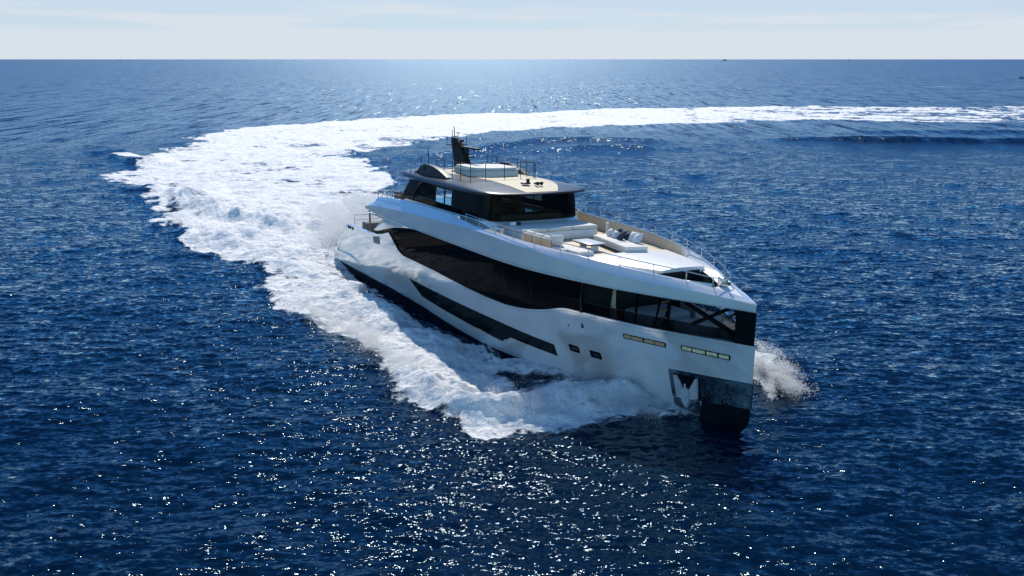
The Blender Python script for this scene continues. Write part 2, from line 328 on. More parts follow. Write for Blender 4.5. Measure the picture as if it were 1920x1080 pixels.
for l in lam:
    th = WIND + rng.normal(0, R(38)); k = 2*pi/l; kx, ky = k*cos(th), k*sin(th); ph = rng.uniform(0, 2*pi)
    slope = 0.0190*(1.25 if l < 1.0 else (0.72 if l < 1.8 else (0.46 if l < 5 else 0.34)))
    # component along row (radial) and column (tangential) directions
    kr = np.abs(kx*np.sin(AA) + ky*np.cos(AA)); kt = np.abs(kx*np.cos(AA) - ky*np.sin(AA))
    att = (1 - smooth(0.9, 2.0, kr*drow))*(1 - smooth(0.9, 2.0, kt*dcol))
    a = slope/k
    p = kx*X + ky*Y + ph
    Z += (a*att*(np.sin(p) + 0.18*np.cos(2*p))).astype(np.float32)
    lost += ((1 - att*att)*slope*slope/2).astype(np.float32)
gust = fbm(X/42, Y/60, 3, 5)
Z *= (0.55 + 0.9*gust)
# wake
near = (RR < 800)
Xn, Yn = X[near], Y[near]
sp = np.maximum(drow, dcol)[near]
jag = (fbm(Xn/6.0, Yn/6.0, 5, 1, 0.6) - 0.5)
jag2 = (fbm(Xn/1.6, Yn/1.6, 4, 9, 0.6) - 0.5)
sd = sdist(Xn, Yn, FOAM); sp_port = sdist(Xn, Yn, PORTF); tr = sdist(Xn, Yn, TROUGH)
dist = np.hypot(Xn, Yn)
edgew = np.clip(dist/55.0, 0.8, 3.2)
e = sd + 1.2*np.clip(dist/75, .3, 1.5) + jag*4.2*np.clip(dist/75, .45, 1.6) + jag2*1.6
body = smooth(-0.3, 1.5, e/edgew)
lace = smooth(-0.3, 3.0, e/np.clip(dist/70, .5, 2.5))
fl = np.clip(body*(0.40 + 0.25*lace + 0.55*jag + 0.38*jag2), 0, 1)
# older foam far off to the right thins into streaks
age = smooth(20, 150, Xn)*smooth(190, 215, Yn)
streak = fbm(Xn/14.0, Yn/2.2, 4, 21, 0.6)
fl *= 1 - age*np.clip(0.25 + 1.3*(0.55 - streak), 0.0, 0.85)
inner_old = smooth(120, 135, Yn)*(1 - smooth(160, 190, Yn))*smooth(-42, -24, Xn)
fl *= 1 - 0.45*inner_old*np.clip(2.2*fbm(Xn/5.0, Yn/9.0, 4, 31) - 0.6, 0, 1)
trm = smooth(-1.0, 0.6, tr + jag2*2.2)
fl *= 1 - trm*np.clip(0.80 - 0.70*smooth(0.46, 0.62, fbm((Xn*0.87+Yn*0.5)/0.9, (Yn*0.87-Xn*0.5)/4.0, 4, 41)), 0, 1)
tr2 = smooth(-0.6, 0.6, sdist(Xn, Yn, TROUGH2) + jag2*1.2); fl *= 1 - .42*tr2*np.clip(1.35 - 1.1*fbm((Xn*0.8+Yn*0.6)/0.8, (Yn*0.8-Xn*0.6)/2.5, 4, 43), 0, 1)
fl = np.maximum(fl, smooth(-0.3, 0.9, sp_port + jag2*1.2)*0.75)
for pl, wd, st in FOAMLINES:
    d = sdist(Xn, Yn, pl, False); fl = np.maximum(fl, st*np.exp(-(d/wd)**2)*np.where(dist > 300, 1.0, 0.3 + 1.6*np.clip(fbm(Xn/3, Yn/3, 3, 51), 0, 1)))
# shapes raised by the boat
lump = (fbm(Xn/2.4, Yn/2.4, 5, 61, 0.55) - 0.5)
lump_b = (fbm(Xn/7.0, Yn/7.0, 3, 71, 0.5) - 0.5)
fresh = np.exp(-np.hypot(Xn + 18, Yn - 82)/42.0)
calm = np.clip(1 - 0.6*body, 0.3, 1)
zz = Z[near]*calm
zz = zz + (1 - .75*trm)*body*((0.35 + 0.75*fresh)*lump*2*0.55 + (0.3 + 0.9*fresh)*lump_b)
for ri, (pl, h, wn, wf) in enumerate(RIDGES):
    d = sdist(Xn, Yn, pl, False)
    if ri < 3: fl = np.maximum(fl, .66*np.exp(-(d/2.2)**2)*smooth(-1.5, .5, sd))
    P = np.array(pl); yy = np.interp(Xn, P[np.argsort(P[:, 0]), 0], P[np.argsort(P[:, 0]), 1])
    w = np.where(Yn < yy, wn, wf)
    ends = np.minimum(np.hypot(Xn-P[0, 0], Yn-P[0, 1]), np.hypot(Xn-P[-1, 0], Yn-P[-1, 1]))
    ends = smooth(0, 0.22*np.hypot(*(P[0]-P[-1])) + .3, ends + 0.05)
    zz = zz + h*ends*np.exp(-(d/w)**2)*((0.15 + 1.7*fbm(Xn/1.9, Yn/1.9, 4, 81, .6)) if ri < 3 or ri == 8 else (0.35 + 1.2*fbm(Xn/11.0, Yn/30.0, 3, 83)))
zz = zz - trm*0.42
fine_l = (fbm(Xn/0.7, Yn/0.7, 3, 101, 0.6) - 0.5)
zz = zz + body*fine_l*0.42*np.clip(1.2 - dist/110, 0, 1)
Z[near] = zz
FO = np.zeros_like(Z); FO[near] = fl
lost = np.sqrt(np.clip(lost, 0, None)); FAR = smooth(0.12, 2.6, drow).astype(np.float32)
nR = len(rad)
idx = np.arange(nR*NA, dtype=np.int32).reshape(nR, NA)
nxt = np.roll(idx, -1, axis=1)
quads = np.stack([idx[:-1], idx[1:], nxt[1:], nxt[:-1]], axis=-1).reshape(-1, 4)
qf = FO.reshape(-1)[quads].max(axis=1)
ymask = (np.hypot(X, Y).reshape(-1)[quads[:, 0]] < 330)
isf = (qf > 0.16) & ymask

def sea_mat():
    m = bpy.data.materials.new('sea_water_and_foam'); m.use_nodes = True
    t = m.node_tree; t.nodes.clear(); k = t.links.new
    out = t.nodes.new('ShaderNodeOutputMaterial'); geo = t.nodes.new('ShaderNodeNewGeometry')
    wat = t.nodes.new('ShaderNodeMixShader'); gl = t.nodes.new('ShaderNodeBsdfGlossy'); gl.inputs['Color'].default_value = (0.66, 0.86, 1.0, 1)
    body = t.nodes.new('ShaderNodeBsdfDiffuse'); body.inputs['Color'].default_value = (0.0002, 0.0068, 0.021, 1)
    fres = t.nodes.new('ShaderNodeFresnel'); fres.inputs['IOR'].default_value = 1.333
    fd = t.nodes.new('ShaderNodeAttribute'); fd.attribute_name = 'far'
    fm = t.nodes.new('ShaderNodeMapRange'); fm.inputs[3].default_value = 0.92; fm.inputs[4].default_value = 0.74; k(fd.outputs['Fac'], fm.inputs[0])   # wave-averaged reflectance of rough water
    fx = t.nodes.new('ShaderNodeMath'); fx.operation = 'MULTIPLY'; k(fres.outputs[0], fx.inputs[0]); k(fm.outputs[0], fx.inputs[1]); k(fx.outputs[0], wat.inputs['Fac']); k(body.outputs[0], wat.inputs[1]); k(gl.outputs[0], wat.inputs[2])
    def slopes(scale, amp, detail, stretch):
        mpn = t.nodes.new('ShaderNodeMapping'); mpn.inputs['Scale'].default_value = stretch; mpn.inputs['Rotation'].default_value = (0, 0, R(8))
        n = t.nodes.new('ShaderNodeTexNoise'); n.inputs['Scale'].default_value = scale; n.inputs['Detail'].default_value = detail; n.inputs['Roughness'].default_value = 0.62
        s = t.nodes.new('ShaderNodeVectorMath'); s.operation = 'SUBTRACT'; s.inputs[1].default_value = (0.5, 0.5, 0.5)
        mu = t.nodes.new('ShaderNodeVectorMath'); mu.operation = 'MULTIPLY'; mu.inputs[1].default_value = (amp*1.1, amp, 0)
        k(geo.outputs['Position'], mpn.inputs['Vector']); k(mpn.outputs['Vector'], n.inputs['Vector']); k(n.outputs['Color'], s.inputs[0]); k(s.outputs[0], mu.inputs[0])
        return mu
    a = slopes(2.3, 1.2, 5.0, (0.36, 1.0, 1.0)); b = slopes(6.2, 1.2, 3.0, (0.5, 1.0, 1.0))
    # waves too small for the far parts of the sheet come back as slope noise
    lo = t.nodes.new('ShaderNodeAttribute'); lo.attribute_name = 'fine'
    c = slopes(0.36, 11.0, 3.0, (1.6, 0.13, 1.0))
    cs = t.nodes.new('ShaderNodeVectorMath'); cs.operation = 'SCALE'; k(c.outputs[0], cs.inputs[0]); k(lo.outputs['Fac'], cs.inputs['Scale'])
    ad = t.nodes.new('ShaderNodeVectorMath'); ad2 = t.nodes.new('ShaderNodeVectorMath'); ad3 = t.nodes.new('ShaderNodeVectorMath'); nm = t.nodes.new('ShaderNodeVectorMath'); nm.operation = 'NORMALIZE'
    far = t.nodes.new('ShaderNodeAttribute'); far.attribute_name = 'far'
    fk = t.nodes.new('ShaderNodeMapRange'); fk.inputs[3].default_value = 1.0; fk.inputs[4].default_value = 0.7; k(far.outputs['Fac'], fk.inputs[0])
    fr = t.nodes.new('ShaderNodeMapRange'); fr.inputs[3].default_value = 0.045; fr.inputs[4].default_value = 0.19; k(far.outputs['Fac'], fr.inputs[0]); k(fr.outputs[0], gl.inputs['Roughness'])
    ads = t.nodes.new('ShaderNodeVectorMath'); ads.operation = 'SCALE'
    k(a.outputs[0], ad.inputs[0]); k(b.outputs[0], ad.inputs[1]); k(ad.outputs[0], ads.inputs[0]); k(fk.outputs[0], ads.inputs['Scale']); k(ads.outputs[0], ad2.inputs[0]); k(cs.outputs[0], ad2.inputs[1])
    k(ad2.outputs[0], ad3.inputs[0]); k(geo.outputs['Normal'], ad3.inputs[1]); k(ad3.outputs[0], nm.inputs[0]); k(nm.outputs[0], gl.inputs['Normal']); k(nm.outputs[0], fres.inputs['Normal'])
    # foam
    foam = t.nodes.new('ShaderNodeBsdfPrincipled'); foam.inputs['Base Color'].default_value = (0.76, 0.775, 0.79, 1); foam.inputs['Roughness'].default_value = 0.7; foam.inputs['Specular IOR Level'].default_value = 0.15
    n1 = t.nodes.new('ShaderNodeTexNoise'); n1.inputs['Scale'].default_value = 2.2; n1.inputs['Detail'].default_value = 7; n1.inputs['Roughness'].default_value = 0.68
    bp = t.nodes.new('ShaderNodeBump'); bp.inputs['Strength'].default_value = 1.0; bp.inputs['Distance'].default_value = 0.30
    k(geo.outputs['Position'], n1.inputs['Vector']); k(n1.outputs['Fac'], bp.inputs['Height']); k(bp.outputs['Normal'], foam.inputs['Normal'])
    n3 = t.nodes.new('ShaderNodeTexNoise'); n3.inputs['Scale'].default_value = 0.9; n3.inputs['Detail'].default_value = 9; n3.inputs['Roughness'].default_value = 0.72
    mp3 = t.nodes.new('ShaderNodeMapping'); mp3.inputs['Scale'].default_value = (0.6, 1.0, 1.0); k(geo.outputs['Position'], mp3.inputs['Vector']); k(mp3.outputs['Vector'], n3.inputs['Vector'])
    r3 = t.nodes.new('ShaderNodeMapRange'); r3.inputs[1].default_value = 0.36; r3.inputs[2].default_value = 0.52; k(n3.outputs['Fac'], r3.inputs[0])
    c3 = t.nodes.new('ShaderNodeMixRGB'); c3.inputs['Color1'].default_value = (0.42, 0.52, 0.60, 1); c3.inputs['Color2'].default_value = (0.86, 0.86, 0.86, 1); k(r3.outputs[0], c3.inputs['Fac']); k(c3.outputs['Color'], foam.inputs['Base Color'])
    at_ = t.nodes.new('ShaderNodeAttribute'); at_.attribute_name = 'foam'
    n2 = t.nodes.new('ShaderNodeTexNoise'); n2.inputs['Scale'].default_value = 1.1; n2.inputs['Detail'].default_value = 8; n2.inputs['Roughness'].default_value = 0.70
    mpn = t.nodes.new('ShaderNodeMapping'); mpn.inputs['Scale'].default_value = (0.75, 1.0, 1.0); k(geo.outputs['Position'], mpn.inputs['Vector']); k(mpn.outputs['Vector'], n2.inputs['Vector'])
    m1 = t.nodes.new('ShaderNodeMath'); m1.operation = 'MULTIPLY_ADD'; m1.inputs[1].default_value = 1.42; m1.inputs[2].default_value = -0.12
    m2 = t.nodes.new('ShaderNodeMath'); m2.operation = 'SUBTRACT'
    mr = t.nodes.new('ShaderNodeMapRange'); mr.inputs[1].default_value = -0.04; mr.inputs[2].default_value = 0.17; mr.interpolation_type = 'SMOOTHSTEP'
    k(at_.outputs['Fac'], m1.inputs[0]); k(m1.outputs[0], m2.inputs[0]); k(n2.outputs['Fac'], m2.inputs[1]); k(m2.outputs[0], mr.inputs[0])
    mix = t.nodes.new('ShaderNodeMixShader'); k(mr.outputs[0], mix.inputs['Fac']); k(wat.outputs[0], mix.inputs[1]); k(foam.outputs[0], mix.inputs[2]); k(mix.outputs[0], out.inputs[0])
    return m
M_SEA = sea_mat()
def sheet(name, q):
    used = np.unique(q); remap = np.full(nR*NA, -1, np.int32); remap[used] = np.arange(len(used), dtype=np.int32)
    qq = remap[q]; me = bpy.data.meshes.new(name)
    me.vertices.add(len(used)); co = np.stack([X.reshape(-1)[used], Y.reshape(-1)[used], Z.reshape(-1)[used]], 1).astype(np.float32)
    me.vertices.foreach_set('co', co.ravel()); me.loops.add(qq.size); me.polygons.add(len(qq))
    me.loops.foreach_set('vertex_index', qq.ravel().astype(np.int32)); me.polygons.foreach_set('loop_start', np.arange(0, qq.size, 4, dtype=np.int32))
    me.polygons.foreach_set('use_smooth', np.ones(len(qq), bool)); me.update(calc_edges=True)
    for nme, arr in (('foam', FO), ('fine', lost*FAR**2), ('far', FAR)):
        at_ = me.attributes.new(nme, 'FLOAT', 'POINT'); at_.data.foreach_set('value', arr.reshape(-1)[used].astype(np.float32))
    me.materials.append(M_SEA); o = bpy.data.objects.new(name, me); COL.objects.link(o); return o
flip = quads[:, ::-1]
tag(sheet('water', flip[~isf]), kind='structure')
tag(sheet('wake_foam', flip[isf]), 'white churned foam of the curving wake trailing behind the yacht', 'foam', kind='stuff')

# ================================================================== SPRAY (droplets)
M_SPRAY = principled('spray_droplets', (0.86, 0.89, 0.92), 0.4, var=0.02)
_t = M_SPRAY.node_tree; _o = [n for n in _t.nodes if n.type == 'OUTPUT_MATERIAL'][0]; _p = _t.nodes['Principled BSDF']
_tr = _t.nodes.new('ShaderNodeBsdfTranslucent'); _tr.inputs['Color'].default_value = (0.92, 0.94, 0.96, 1); _m = _t.nodes.new('ShaderNodeMixShader'); _m.inputs['Fac'].default_value = 0.75
_t.links.new(_p.outputs[0], _m.inputs[1]); _t.links.new(_tr.outputs[0], _m.inputs[2]); _tp = _t.nodes.new('ShaderNodeBsdfTransparent'); _m2 = _t.nodes.new('ShaderNodeMixShader'); _m2.inputs['Fac'].default_value = 0.35
_t.links.new(_m.outputs[0], _m2.inputs[1]); _t.links.new(_tp.outputs[0], _m2.inputs[2]); _t.links.new(_m2.outputs[0], _o.inputs[0])
def droplets(name, pts, size, label):
    n = len(pts); base = np.array([(1, 1, 1), (-1, -1, 1), (-1, 1, -1), (1, -1, -1)], np.float32)*0.6
    q = rng.normal(size=(n, 4)); q /= np.linalg.norm(q, axis=1)[:, None]; w, x, y, z = q.T
    Rm = np.stack([np.stack([1-2*(y*y+z*z), 2*(x*y-z*w), 2*(x*z+y*w)], -1), np.stack([2*(x*y+z*w), 1-2*(x*x+z*z), 2*(y*z-x*w)], -1), np.stack([2*(x*z-y*w), 2*(y*z+x*w), 1-2*(x*x+y*y)], -1)], 1)
    v = np.einsum('nij,kj->nki', Rm, base)*size[:, None, None] + pts[:, None, :]
    f = (np.array([(0, 1, 2), (0, 3, 1), (0, 2, 3), (1, 3, 2)], np.int32)[None] + 4*np.arange(n, dtype=np.int32)[:, None, None]).reshape(-1, 3)
    me = bpy.data.meshes.new(name); me.vertices.add(4*n); me.vertices.foreach_set('co', v.astype(np.float32).ravel())
    me.loops.add(f.size); me.polygons.add(len(f)); me.loops.foreach_set('vertex_index', f.ravel()); me.polygons.foreach_set('loop_start', np.arange(0, f.size, 3, dtype=np.int32))
    me.polygons.foreach_set('use_smooth', np.ones(len(f), bool)); me.update(calc_edges=True); me.materials.append(M_SPRAY)
    o = bpy.data.objects.new(name, me); COL.objects.link(o); tag(o, label, 'spray', kind='stuff'); return o
def along(poly, n):
    P = np.array(poly, float); s = np.concatenate([[0], np.cumsum(np.hypot(*np.diff(P[:, :2], axis=0).T))]); u = rng.random(n)*s[-1]
    return np.stack([np.interp(u, s, P[:, i]) for i in range(P.shape[1])], 1), u/s[-1]
def clumped(n, fn):
    """keep points where a lumpy noise is high, so the spray has tufts and gaps"""
    p = fn(int(n*2.6)); v = fbm(p[:, 0]*1.1 + p[:, 2]*0.7, p[:, 1]*1.1 + p[:, 2]*0.9, 4, 91, 0.6)
    keep = v + rng.normal(0, 0.05, len(v)) > np.quantile(v, 0.60); return p[keep][:n]
def bow_fn(n):
    c, u = along([(7.2, 36.7, .2), (6.0, 37.0, .5), (4.8, 37.5, 1.0), (3.4, 37.5, 1.15), (1.8, 37.2, 1.0), (0.2, 36.9, .8), (-1.5, 37.0, .7), (-3.4, 38.8, .6), (-5.2, 42.2, .45), (-8.0, 47.5, .35), (-13.5, 55.0, .3)], n)
    p = np.zeros((n, 3)); hmax = c[:, 2]; r = rng.random(n)
    p[:, 0] = c[:, 0] + rng.normal(0, .55, n); p[:, 1] = c[:, 1] + rng.normal(0, .65, n); p[:, 2] = 0.15 + hmax*(r**1.8)*1.15; return p
p = clumped(110000, bow_fn); droplets('bow_spray', p, rng.uniform(.005, .017, len(p)), 'white spray thrown up by the starboard bow wave nearest the viewer')
def port_fn(n):
    c, u = along([(12.6, 39.0, .6), (12.9, 41.0, 1.0), (12.4, 43.5, 1.5), (11.4, 46.0, 1.8), (10.0, 49.5, 1.8)], n)
    p = np.zeros((n, 3)); s = np.abs(rng.normal(0, 1, n)); ln = 1.4*np.minimum(s*.55, 1.5)
    p[:, 0] = c[:, 0] - .6 + ln*1.0 + rng.normal(0, .2, n); p[:, 1] = c[:, 1] + ln*.1 + rng.normal(0, .4, n)
    p[:, 2] = .1 + c[:, 2]*rng.random(n)**1.4*(1 - np.clip(ln/4.2, 0, .9)); return p
p = clumped(46000, port_fn); droplets('bow_spray', p, rng.uniform(.010, .030, len(p)), 'white spray bursting out from the far side of the bow')
def stern_fn(n):
    c, u = along([(-14.2, 72.0, 1.0), (-15.0, 74.5, 1.9), (-14.6, 78.5, 2.6), (-13.4, 83.0, 2.6), (-14.5, 89.0, 2.0), (-19.5, 84.5, 1.4)], n)
    p = np.zeros((n, 3)); p[:, 0] = c[:, 0] + rng.normal(0, 1.5, n); p[:, 1] = c[:, 1] + rng.normal(0, 2.0, n); p[:, 2] = .1 + c[:, 2]*rng.random(n)**1.5; return p
p = clumped(75000, stern_fn); droplets('stern_spray', p, rng.uniform(.015, .05, len(p)), 'misty white spray rising behind the stern of the yacht')

# ================================================================== YACHT
Yt = empty('motor_yacht', BOAT)
tag(Yt, 'large white motor yacht with black glass band, grey roof and raised foredeck, turning at speed', 'yacht')
XS = frange(-0.4, 41.44, 0.12)
for extra in (.55, .64, 13.63, 12.25): XS.append(extra)
XS = sorted(XS)
def both(fn):
    for s in (-1, 1): fn(s)
# paint line between black bottom and white topsides
ZL = lin([-1, 12, 17, 22, 25, 30, 37.4, 37.5, 39.1, 39.12, 41.6], [-.10, -.08, -.22, -.60, -.78, -.80, -.76, -.74, -.55, .30, .46])
hb = MB(); hw = MB()
for s in (-1, 1):
    rb = []; rw = []
    for x in XS:
        zl = ZL(x); zt = ZB(x); xx = x
        def ff(z): return 0.55*min(max((-.02 - z)/.8, 0), 2.2)**1.7*min(max((x - 37.5)/3.94, 0), 1)**2
        rb.append([(xx - ff(z), s*(B(x, zl) - .02)*k, z) for k, z in ((0.0, -2.0), (.55, -1.9), (.88, -1.45))] + [(xx - ff(z), s*(B(x, zl) - .006), z) for z in [zl - .25 - u*(1.2 + zl - .25)/6 for u in (5, 4, 3, 2, 1, 0)]] + [(xx - ff(zl), s*B(x, zl), zl)])
        rw.append([(xx, s*B(x, zl + (zt - zl)*i/10), zl + (zt - zl)*i/10) for i in range(11)] + [(xx, s*max(B(x, zt) - .05, .002), zt + .012), (xx, s*max(B(x, zt) - .26, .001), zt + .012), (xx, s*max(B(x, zt) - .26, .001), min(zt - .05, 2.3))])
    hb.grid(rb); hw.grid(rw)
x0 = XS[0]
hb.add([(x0, -3.9, -.1), (x0, 3.9, -.1), (x0, 3.4, -1.45), (x0, -3.4, -1.45)], [(0, 1, 2, 3)])
hw.add([(x0, -3.95, .72), (x0, 3.95, .72), (x0, 3.9, -.1), (x0, -3.9, -.1)], [(0, 1, 2, 3)])
# raked transom between the after bulwarks, and swim platform
hw.add([(.62, -4.02, .735), (.62, 4.02, .735), (2.6, 4.08, 2.35), (2.6, -4.08, 2.35)], [(0, 1, 2, 3)])
hw.grid([[(.3, -3.95, .73), (.3, 3.95, .73)], [(-.4, -3.9, .73), (-.4, 3.9, .73)]])
hull = hw.build('hull', M_WHITE, Yt, 28); hb.build('bottom_paint', M_ANTI, Yt, 28)
# spray rail under the quarter
for s in (-1, 1):
    m = MB(); rows = []
    for x, z in zip([.3, 1.5, 2.9, 4.0, 4.7, 5.3, 5.9], [.70, .76, .81, .79, .72, .60, .42]):
        b = B(x, z); w = .16*(1 - max(0, x-3.5)/2.6); rows.append([(x, s*b, z + .05), (x, s*(b + w), z + .02), (x, s*(b + w*.9), z - .05), (x, s*(b - .01), z - .09)])
    m.grid(rows); m.build('quarter_rubrail', M_WHITE, Yt)

# dark glass band along the main deck, set a little inside the hull line
for s in (-1, 1):
    rows = []
    for x in frange(12.26, 33.4, .15):
        a, b = ZB(x), ZARCH(x)
        rows.append([(x, s*(B(x, a + (b-a)*i/4) - .07), a - .02 + (b - a + .05)*i/4) for i in range(5)])
    MB().grid(rows).build('window_band', M_GLASS, Yt)
for s in (-1, 1):
    for xj in (16.2, 18.5, 20.8, 23.1, 25.4, 27.7, 30.0):
        m = MB(); a, b = ZB(xj), ZARCH(xj)
        m.grid([[(xj + u, s*(B(xj, a + (b-a)*i/6) - .064), a + (b - a)*i/6) for i in range(7)] for u in (-.009, .009)]); m.build('window_joint', M_BLACK, Yt, None)
    m = MB(); m.grid([[(x, s*(BD(x) + .0185), ZBAND(x) + z) for z in (.115, .135)] for x in frange(9.0, 34.2, .3)]); m.build('seam_line', M_VENT, Yt, None)
    m = MB(); m.grid([[(x, s*(B(x, ZB(x) - .10) + .0035), ZB(x) - z) for z in (.105, .118)] for x in frange(15.0, 40.6, .3)]); m.build('seam_line', M_VENT, Yt, None)
# after edge trim of the band and the open end frame
for s in (-1, 1):
    MB().tube([(12.22, s*(B(12.2, 3.8)-.04), 3.84), (12.9, s*(B(12.9, 3.4)-.03), 3.42), (13.63, s*(B(13.6, 2.9)-.03), 2.92), (14.61, s*(B(14.6, 2.64)-.03), 2.655), (16.3, s*(B(16.3, 2.6)-.03), 2.625)], .035).build('window_trim', M_DARK, Yt)
# low smoked balustrade, brace frames and black stem pillar at the open bow end
for s in (-1, 1):
    rows = []
    for x in frange(33.4, 40.9, .15):
        top = 3.62 if x < 39.0 else 3.62 + (x - 39.0)*.05
        rows.append([(x, s*max(B(x, 3.1) - .08, .01), 3.08), (x, s*max(B(x, top) - .08, .01), top)])
    MB().grid(rows).build('balustrade', M_GLASS3, Yt)
    MB().tube([(x, s*max(B(x, 3.62) - .08, .01), 3.63) for x in frange(32.6, 39.2, .4)], .018).build('balustrade_rail', M_DARK, Yt)
    br = MB()
    def slab(p0, p1, w):
        (xa, za), (xb, zb_) = p0, p1; dx, dz = xb-xa, zb_-za; l = math.hypot(dx, dz); nx, nz_ = -dz/l*w/2, dx/l*w/2
        q = [(xa+nx, za+nz_), (xa-nx, za-nz_), (xb-nx, zb_-nz_), (xb+nx, zb_+nz_)]
        v = [(x, s*max(B(x, z) - .09, .012), z) for x, z in q] + [(x, s*max(B(x, z) - .20, .006), z) for x, z in q]
        br.add(v, [(0, 1, 2, 3), (4, 7, 6, 5), (0, 4, 5, 1), (1, 5, 6, 2), (2, 6, 7, 3), (3, 7, 4, 0)])
    slab((38.35, 4.56), (40.75, 3.35), .16); slab((38.75, 3.60), (40.25, 4.56), .14)
    br.build('brace_frame', M_BLACK, Yt)
pil = MB()
pil.prism([(40.55, -.34), (41.36, -.012), (41.36, .012), (40.55, .34), (40.62, .18), (40.62, -.18)], 3.12, 4.56); pil.build('stem_pillar', M_BLACK, Yt, None)
# grey frame posts that carry the deck in the open bow space
for x, y, w in ((33.45, -3.18, .16), (33.45, 3.18, .16)):
    MB().box((x, y, 3.85), (w, .12, 1.46), .01).build('frame_post', M_BLACK, Yt)

# white wing below the after overhang, and the upper band itself
for s in (-1, 1):
    rows = []
    for x in frange(9.62, 16.4, .1):
        lo = ZARCH(max(x, 9.7)) if x > 9.72 else 3.64
        hi = ZBAND(x) if x > 11.5 else 3.66 + (x - 9.62)*(ZBAND(11.5) - 3.66)/(11.5 - 9.62)
        hi = max(hi, lo + .01); b = B(x, 4.2)
        rows.append([(x, s*(b + .015), lo), (x, s*(b + .03), lo + .04 if hi - lo > .05 else lo + .005), (x, s*(b + .01), hi), (x, s*(b - .14), hi), (x, s*(b - .14), lo), (x, s*(b + .015), lo)])
    MB().grid(rows).build('side_wing', M_WHITE, Yt, 30)
ub = MB(); rf = []
XU = frange(7.86, 41.36, .12)
for s in (-1, 1):
    rows = []
    for x in XU:
        bo = BD(x) + .015; bi = min(BI(x), max(bo - .05, .001)); bi = max(bi, .001); zb_, zo, zi = ZBAND(x), ZO(x), ZI(x); dk = min(DECK + .0, zi - .02)
        bo = max(bo, .012)
        rows.append([(x, s*max(bo - .30, .002), zb_), (x, s*max(bo - .055, .004), zb_), (x, s*max(bo - .05, .005), zb_ + .05), (x, s*bo, zb_ + .06), (x, s*bo, zb_ + (zo - zb_)*.5), (x, s*bo, zo - .03), (x, s*max(bo - .02, .002), zo),
                     (x, s*(bi + (bo - bi)*.5), zo + (zi - zo)*.55), (x, s*(bi + (bo-bi)*.12), zi - .012), (x, s*bi, zi), (x, s*max(bi - .05, .001), zi), (x, s*max(bi - .06, .001), zi - .04)])
    ub.grid(rows)
    r0 = rows[0]; ub.add(r0, [tuple(range(len(r0)))])
ub.build('upper_bulwark', M_WHITE, Yt, 24)
# after face of the overhang
MB().add([(7.86, -3.78, 4.90), (7.86, 3.78, 4.90), (7.9, 3.78, 5.3), (7.9, -3.78, 5.3)], [(0, 1, 2, 3)]).build('overhang_fascia', M_WHITE, Yt)
# inner lining of the bulwark
for s in (-1, 1):
    MB().grid([[(x, s*(BI(x) - .06), DECK - .05), (x, s*(BI(x) - .055), ZI(x) - .03)] for x in frange(20.8, 33.0, .2)]).build('bulwark_lining', M_CREAM, Yt)
    MB().grid([[(x, s*max(BI(x) - .30*min(1, (x-33)/1.2) - .06, .02), DECK - .05), (x, s*max(BI(x) - .055, .02), ZI(x) - .03)] for x in frange(33.0, 39.6, .2)]).build('bulwark_lining', M_DECKW, Yt)
# step plates where the after bulwark drops to the foredeck rail
for s in (-1, 1):
    MB().box((21.85, s*4.02, 6.0), (.75, .12, .48), .05, 3).build('bulwark_end', M_WHITE, Yt)
# decks
def plan(xs, off=0.0): return [(x, -max(BI(x) - off, .02)) for x in xs] + [(x, max(BI(x) - off, .02)) for x in reversed(xs)]
dk = MB(); rows = [[(x, -max(BI(x) - .07, .01), DECK), (x, max(BI(x) - .07, .01), DECK)] for x in frange(22.0, 35.6, .3)]; dk.grid(rows); dk.build('foredeck', M_TEAK, Yt, None)
dk = MB(); rows = [[(x, -max(BI(x) - .02, .01), DECK + (.18 if x < 20 else 0)), (x, max(BI(x) - .02, .01), DECK + (.18 if x < 20 else 0))] for x in frange(8.0, 22.0, .5)]; dk.grid(rows); dk.build('upper_deck', M_TEAK, Yt, None)
cl = MB(); cl.grid([[(x, -max(BD(x) - .1, .01), 4.60), (x, max(BD(x) - .1, .01), 4.60)] for x in frange(7.95, 41.2, .4)]); cl.build('deckhead', M_DECKW, Yt, None)
md = MB(); md.grid([[(x, -max(B(x, 2.3) - .2, .01), 2.30), (x, max(B(x, 2.3) - .2, .01), 2.30)] for x in frange(2.6, 41.0, .4)]); md.build('main_deck', M_TEAK, Yt, None)
MB().grid([[(x, -max(B(x, 2.5) - .3, .01), 2.34), (x, max(B(x, 2.5) - .3, .01), 2.34)] for x in frange(12.5, 33.2, .5)]).build('saloon_carpet', M_DARK, Yt, None)
# raised white bow plateau with the dark mooring well behind the stem
def PB(x): return max(min(BI(x) - .42, 3.2 - .0*(x)), .05)
pl = MB(); ZP = lambda x: DECK + .14 + .02*(x - 31)
front = 36.45; rows = []
for x in frange(31.9, front, .2):
    b = PB(x); bs = max(b - .55*smooth(31.0, 33.0, np.array(x)), .05)*1.0
    z = ZP(x); rows.append([(x, -bs - .02, DECK - .02), (x, -bs, z - .03), (x, -bs + .04, z), (x, 0, z + .05), (x, b - .04, z), (x, b, z - .03), (x, b + .02, DECK - .02)])
pl.grid(rows); pl.add(rows[0], [tuple(range(7))]); pl.add(rows[-1], [tuple(range(7))]); pl.build('bow_plateau', M_DECKW, Yt, 40)
wl = MB(); rows = []
for x in frange(36.45, 39.3, .15):
    b = max(BI(x) - .55, .05); rows.append([(x, -b, 5.30 - .02*(x-36)), (x, -b*.9, 4.85), (x, b*.9, 4.85), (x, b, 5.30 - .02*(x-36))])
wl.grid(rows); wl.build('mooring_well', M_DARK, Yt, 40)
MB().prism([(36.42, -1.2), (36.47, -1.2), (36.47, 1.2), (36.42, 1.2)], 4.85, 5.37).build('well_bulkhead', M_DARK, Yt, None)
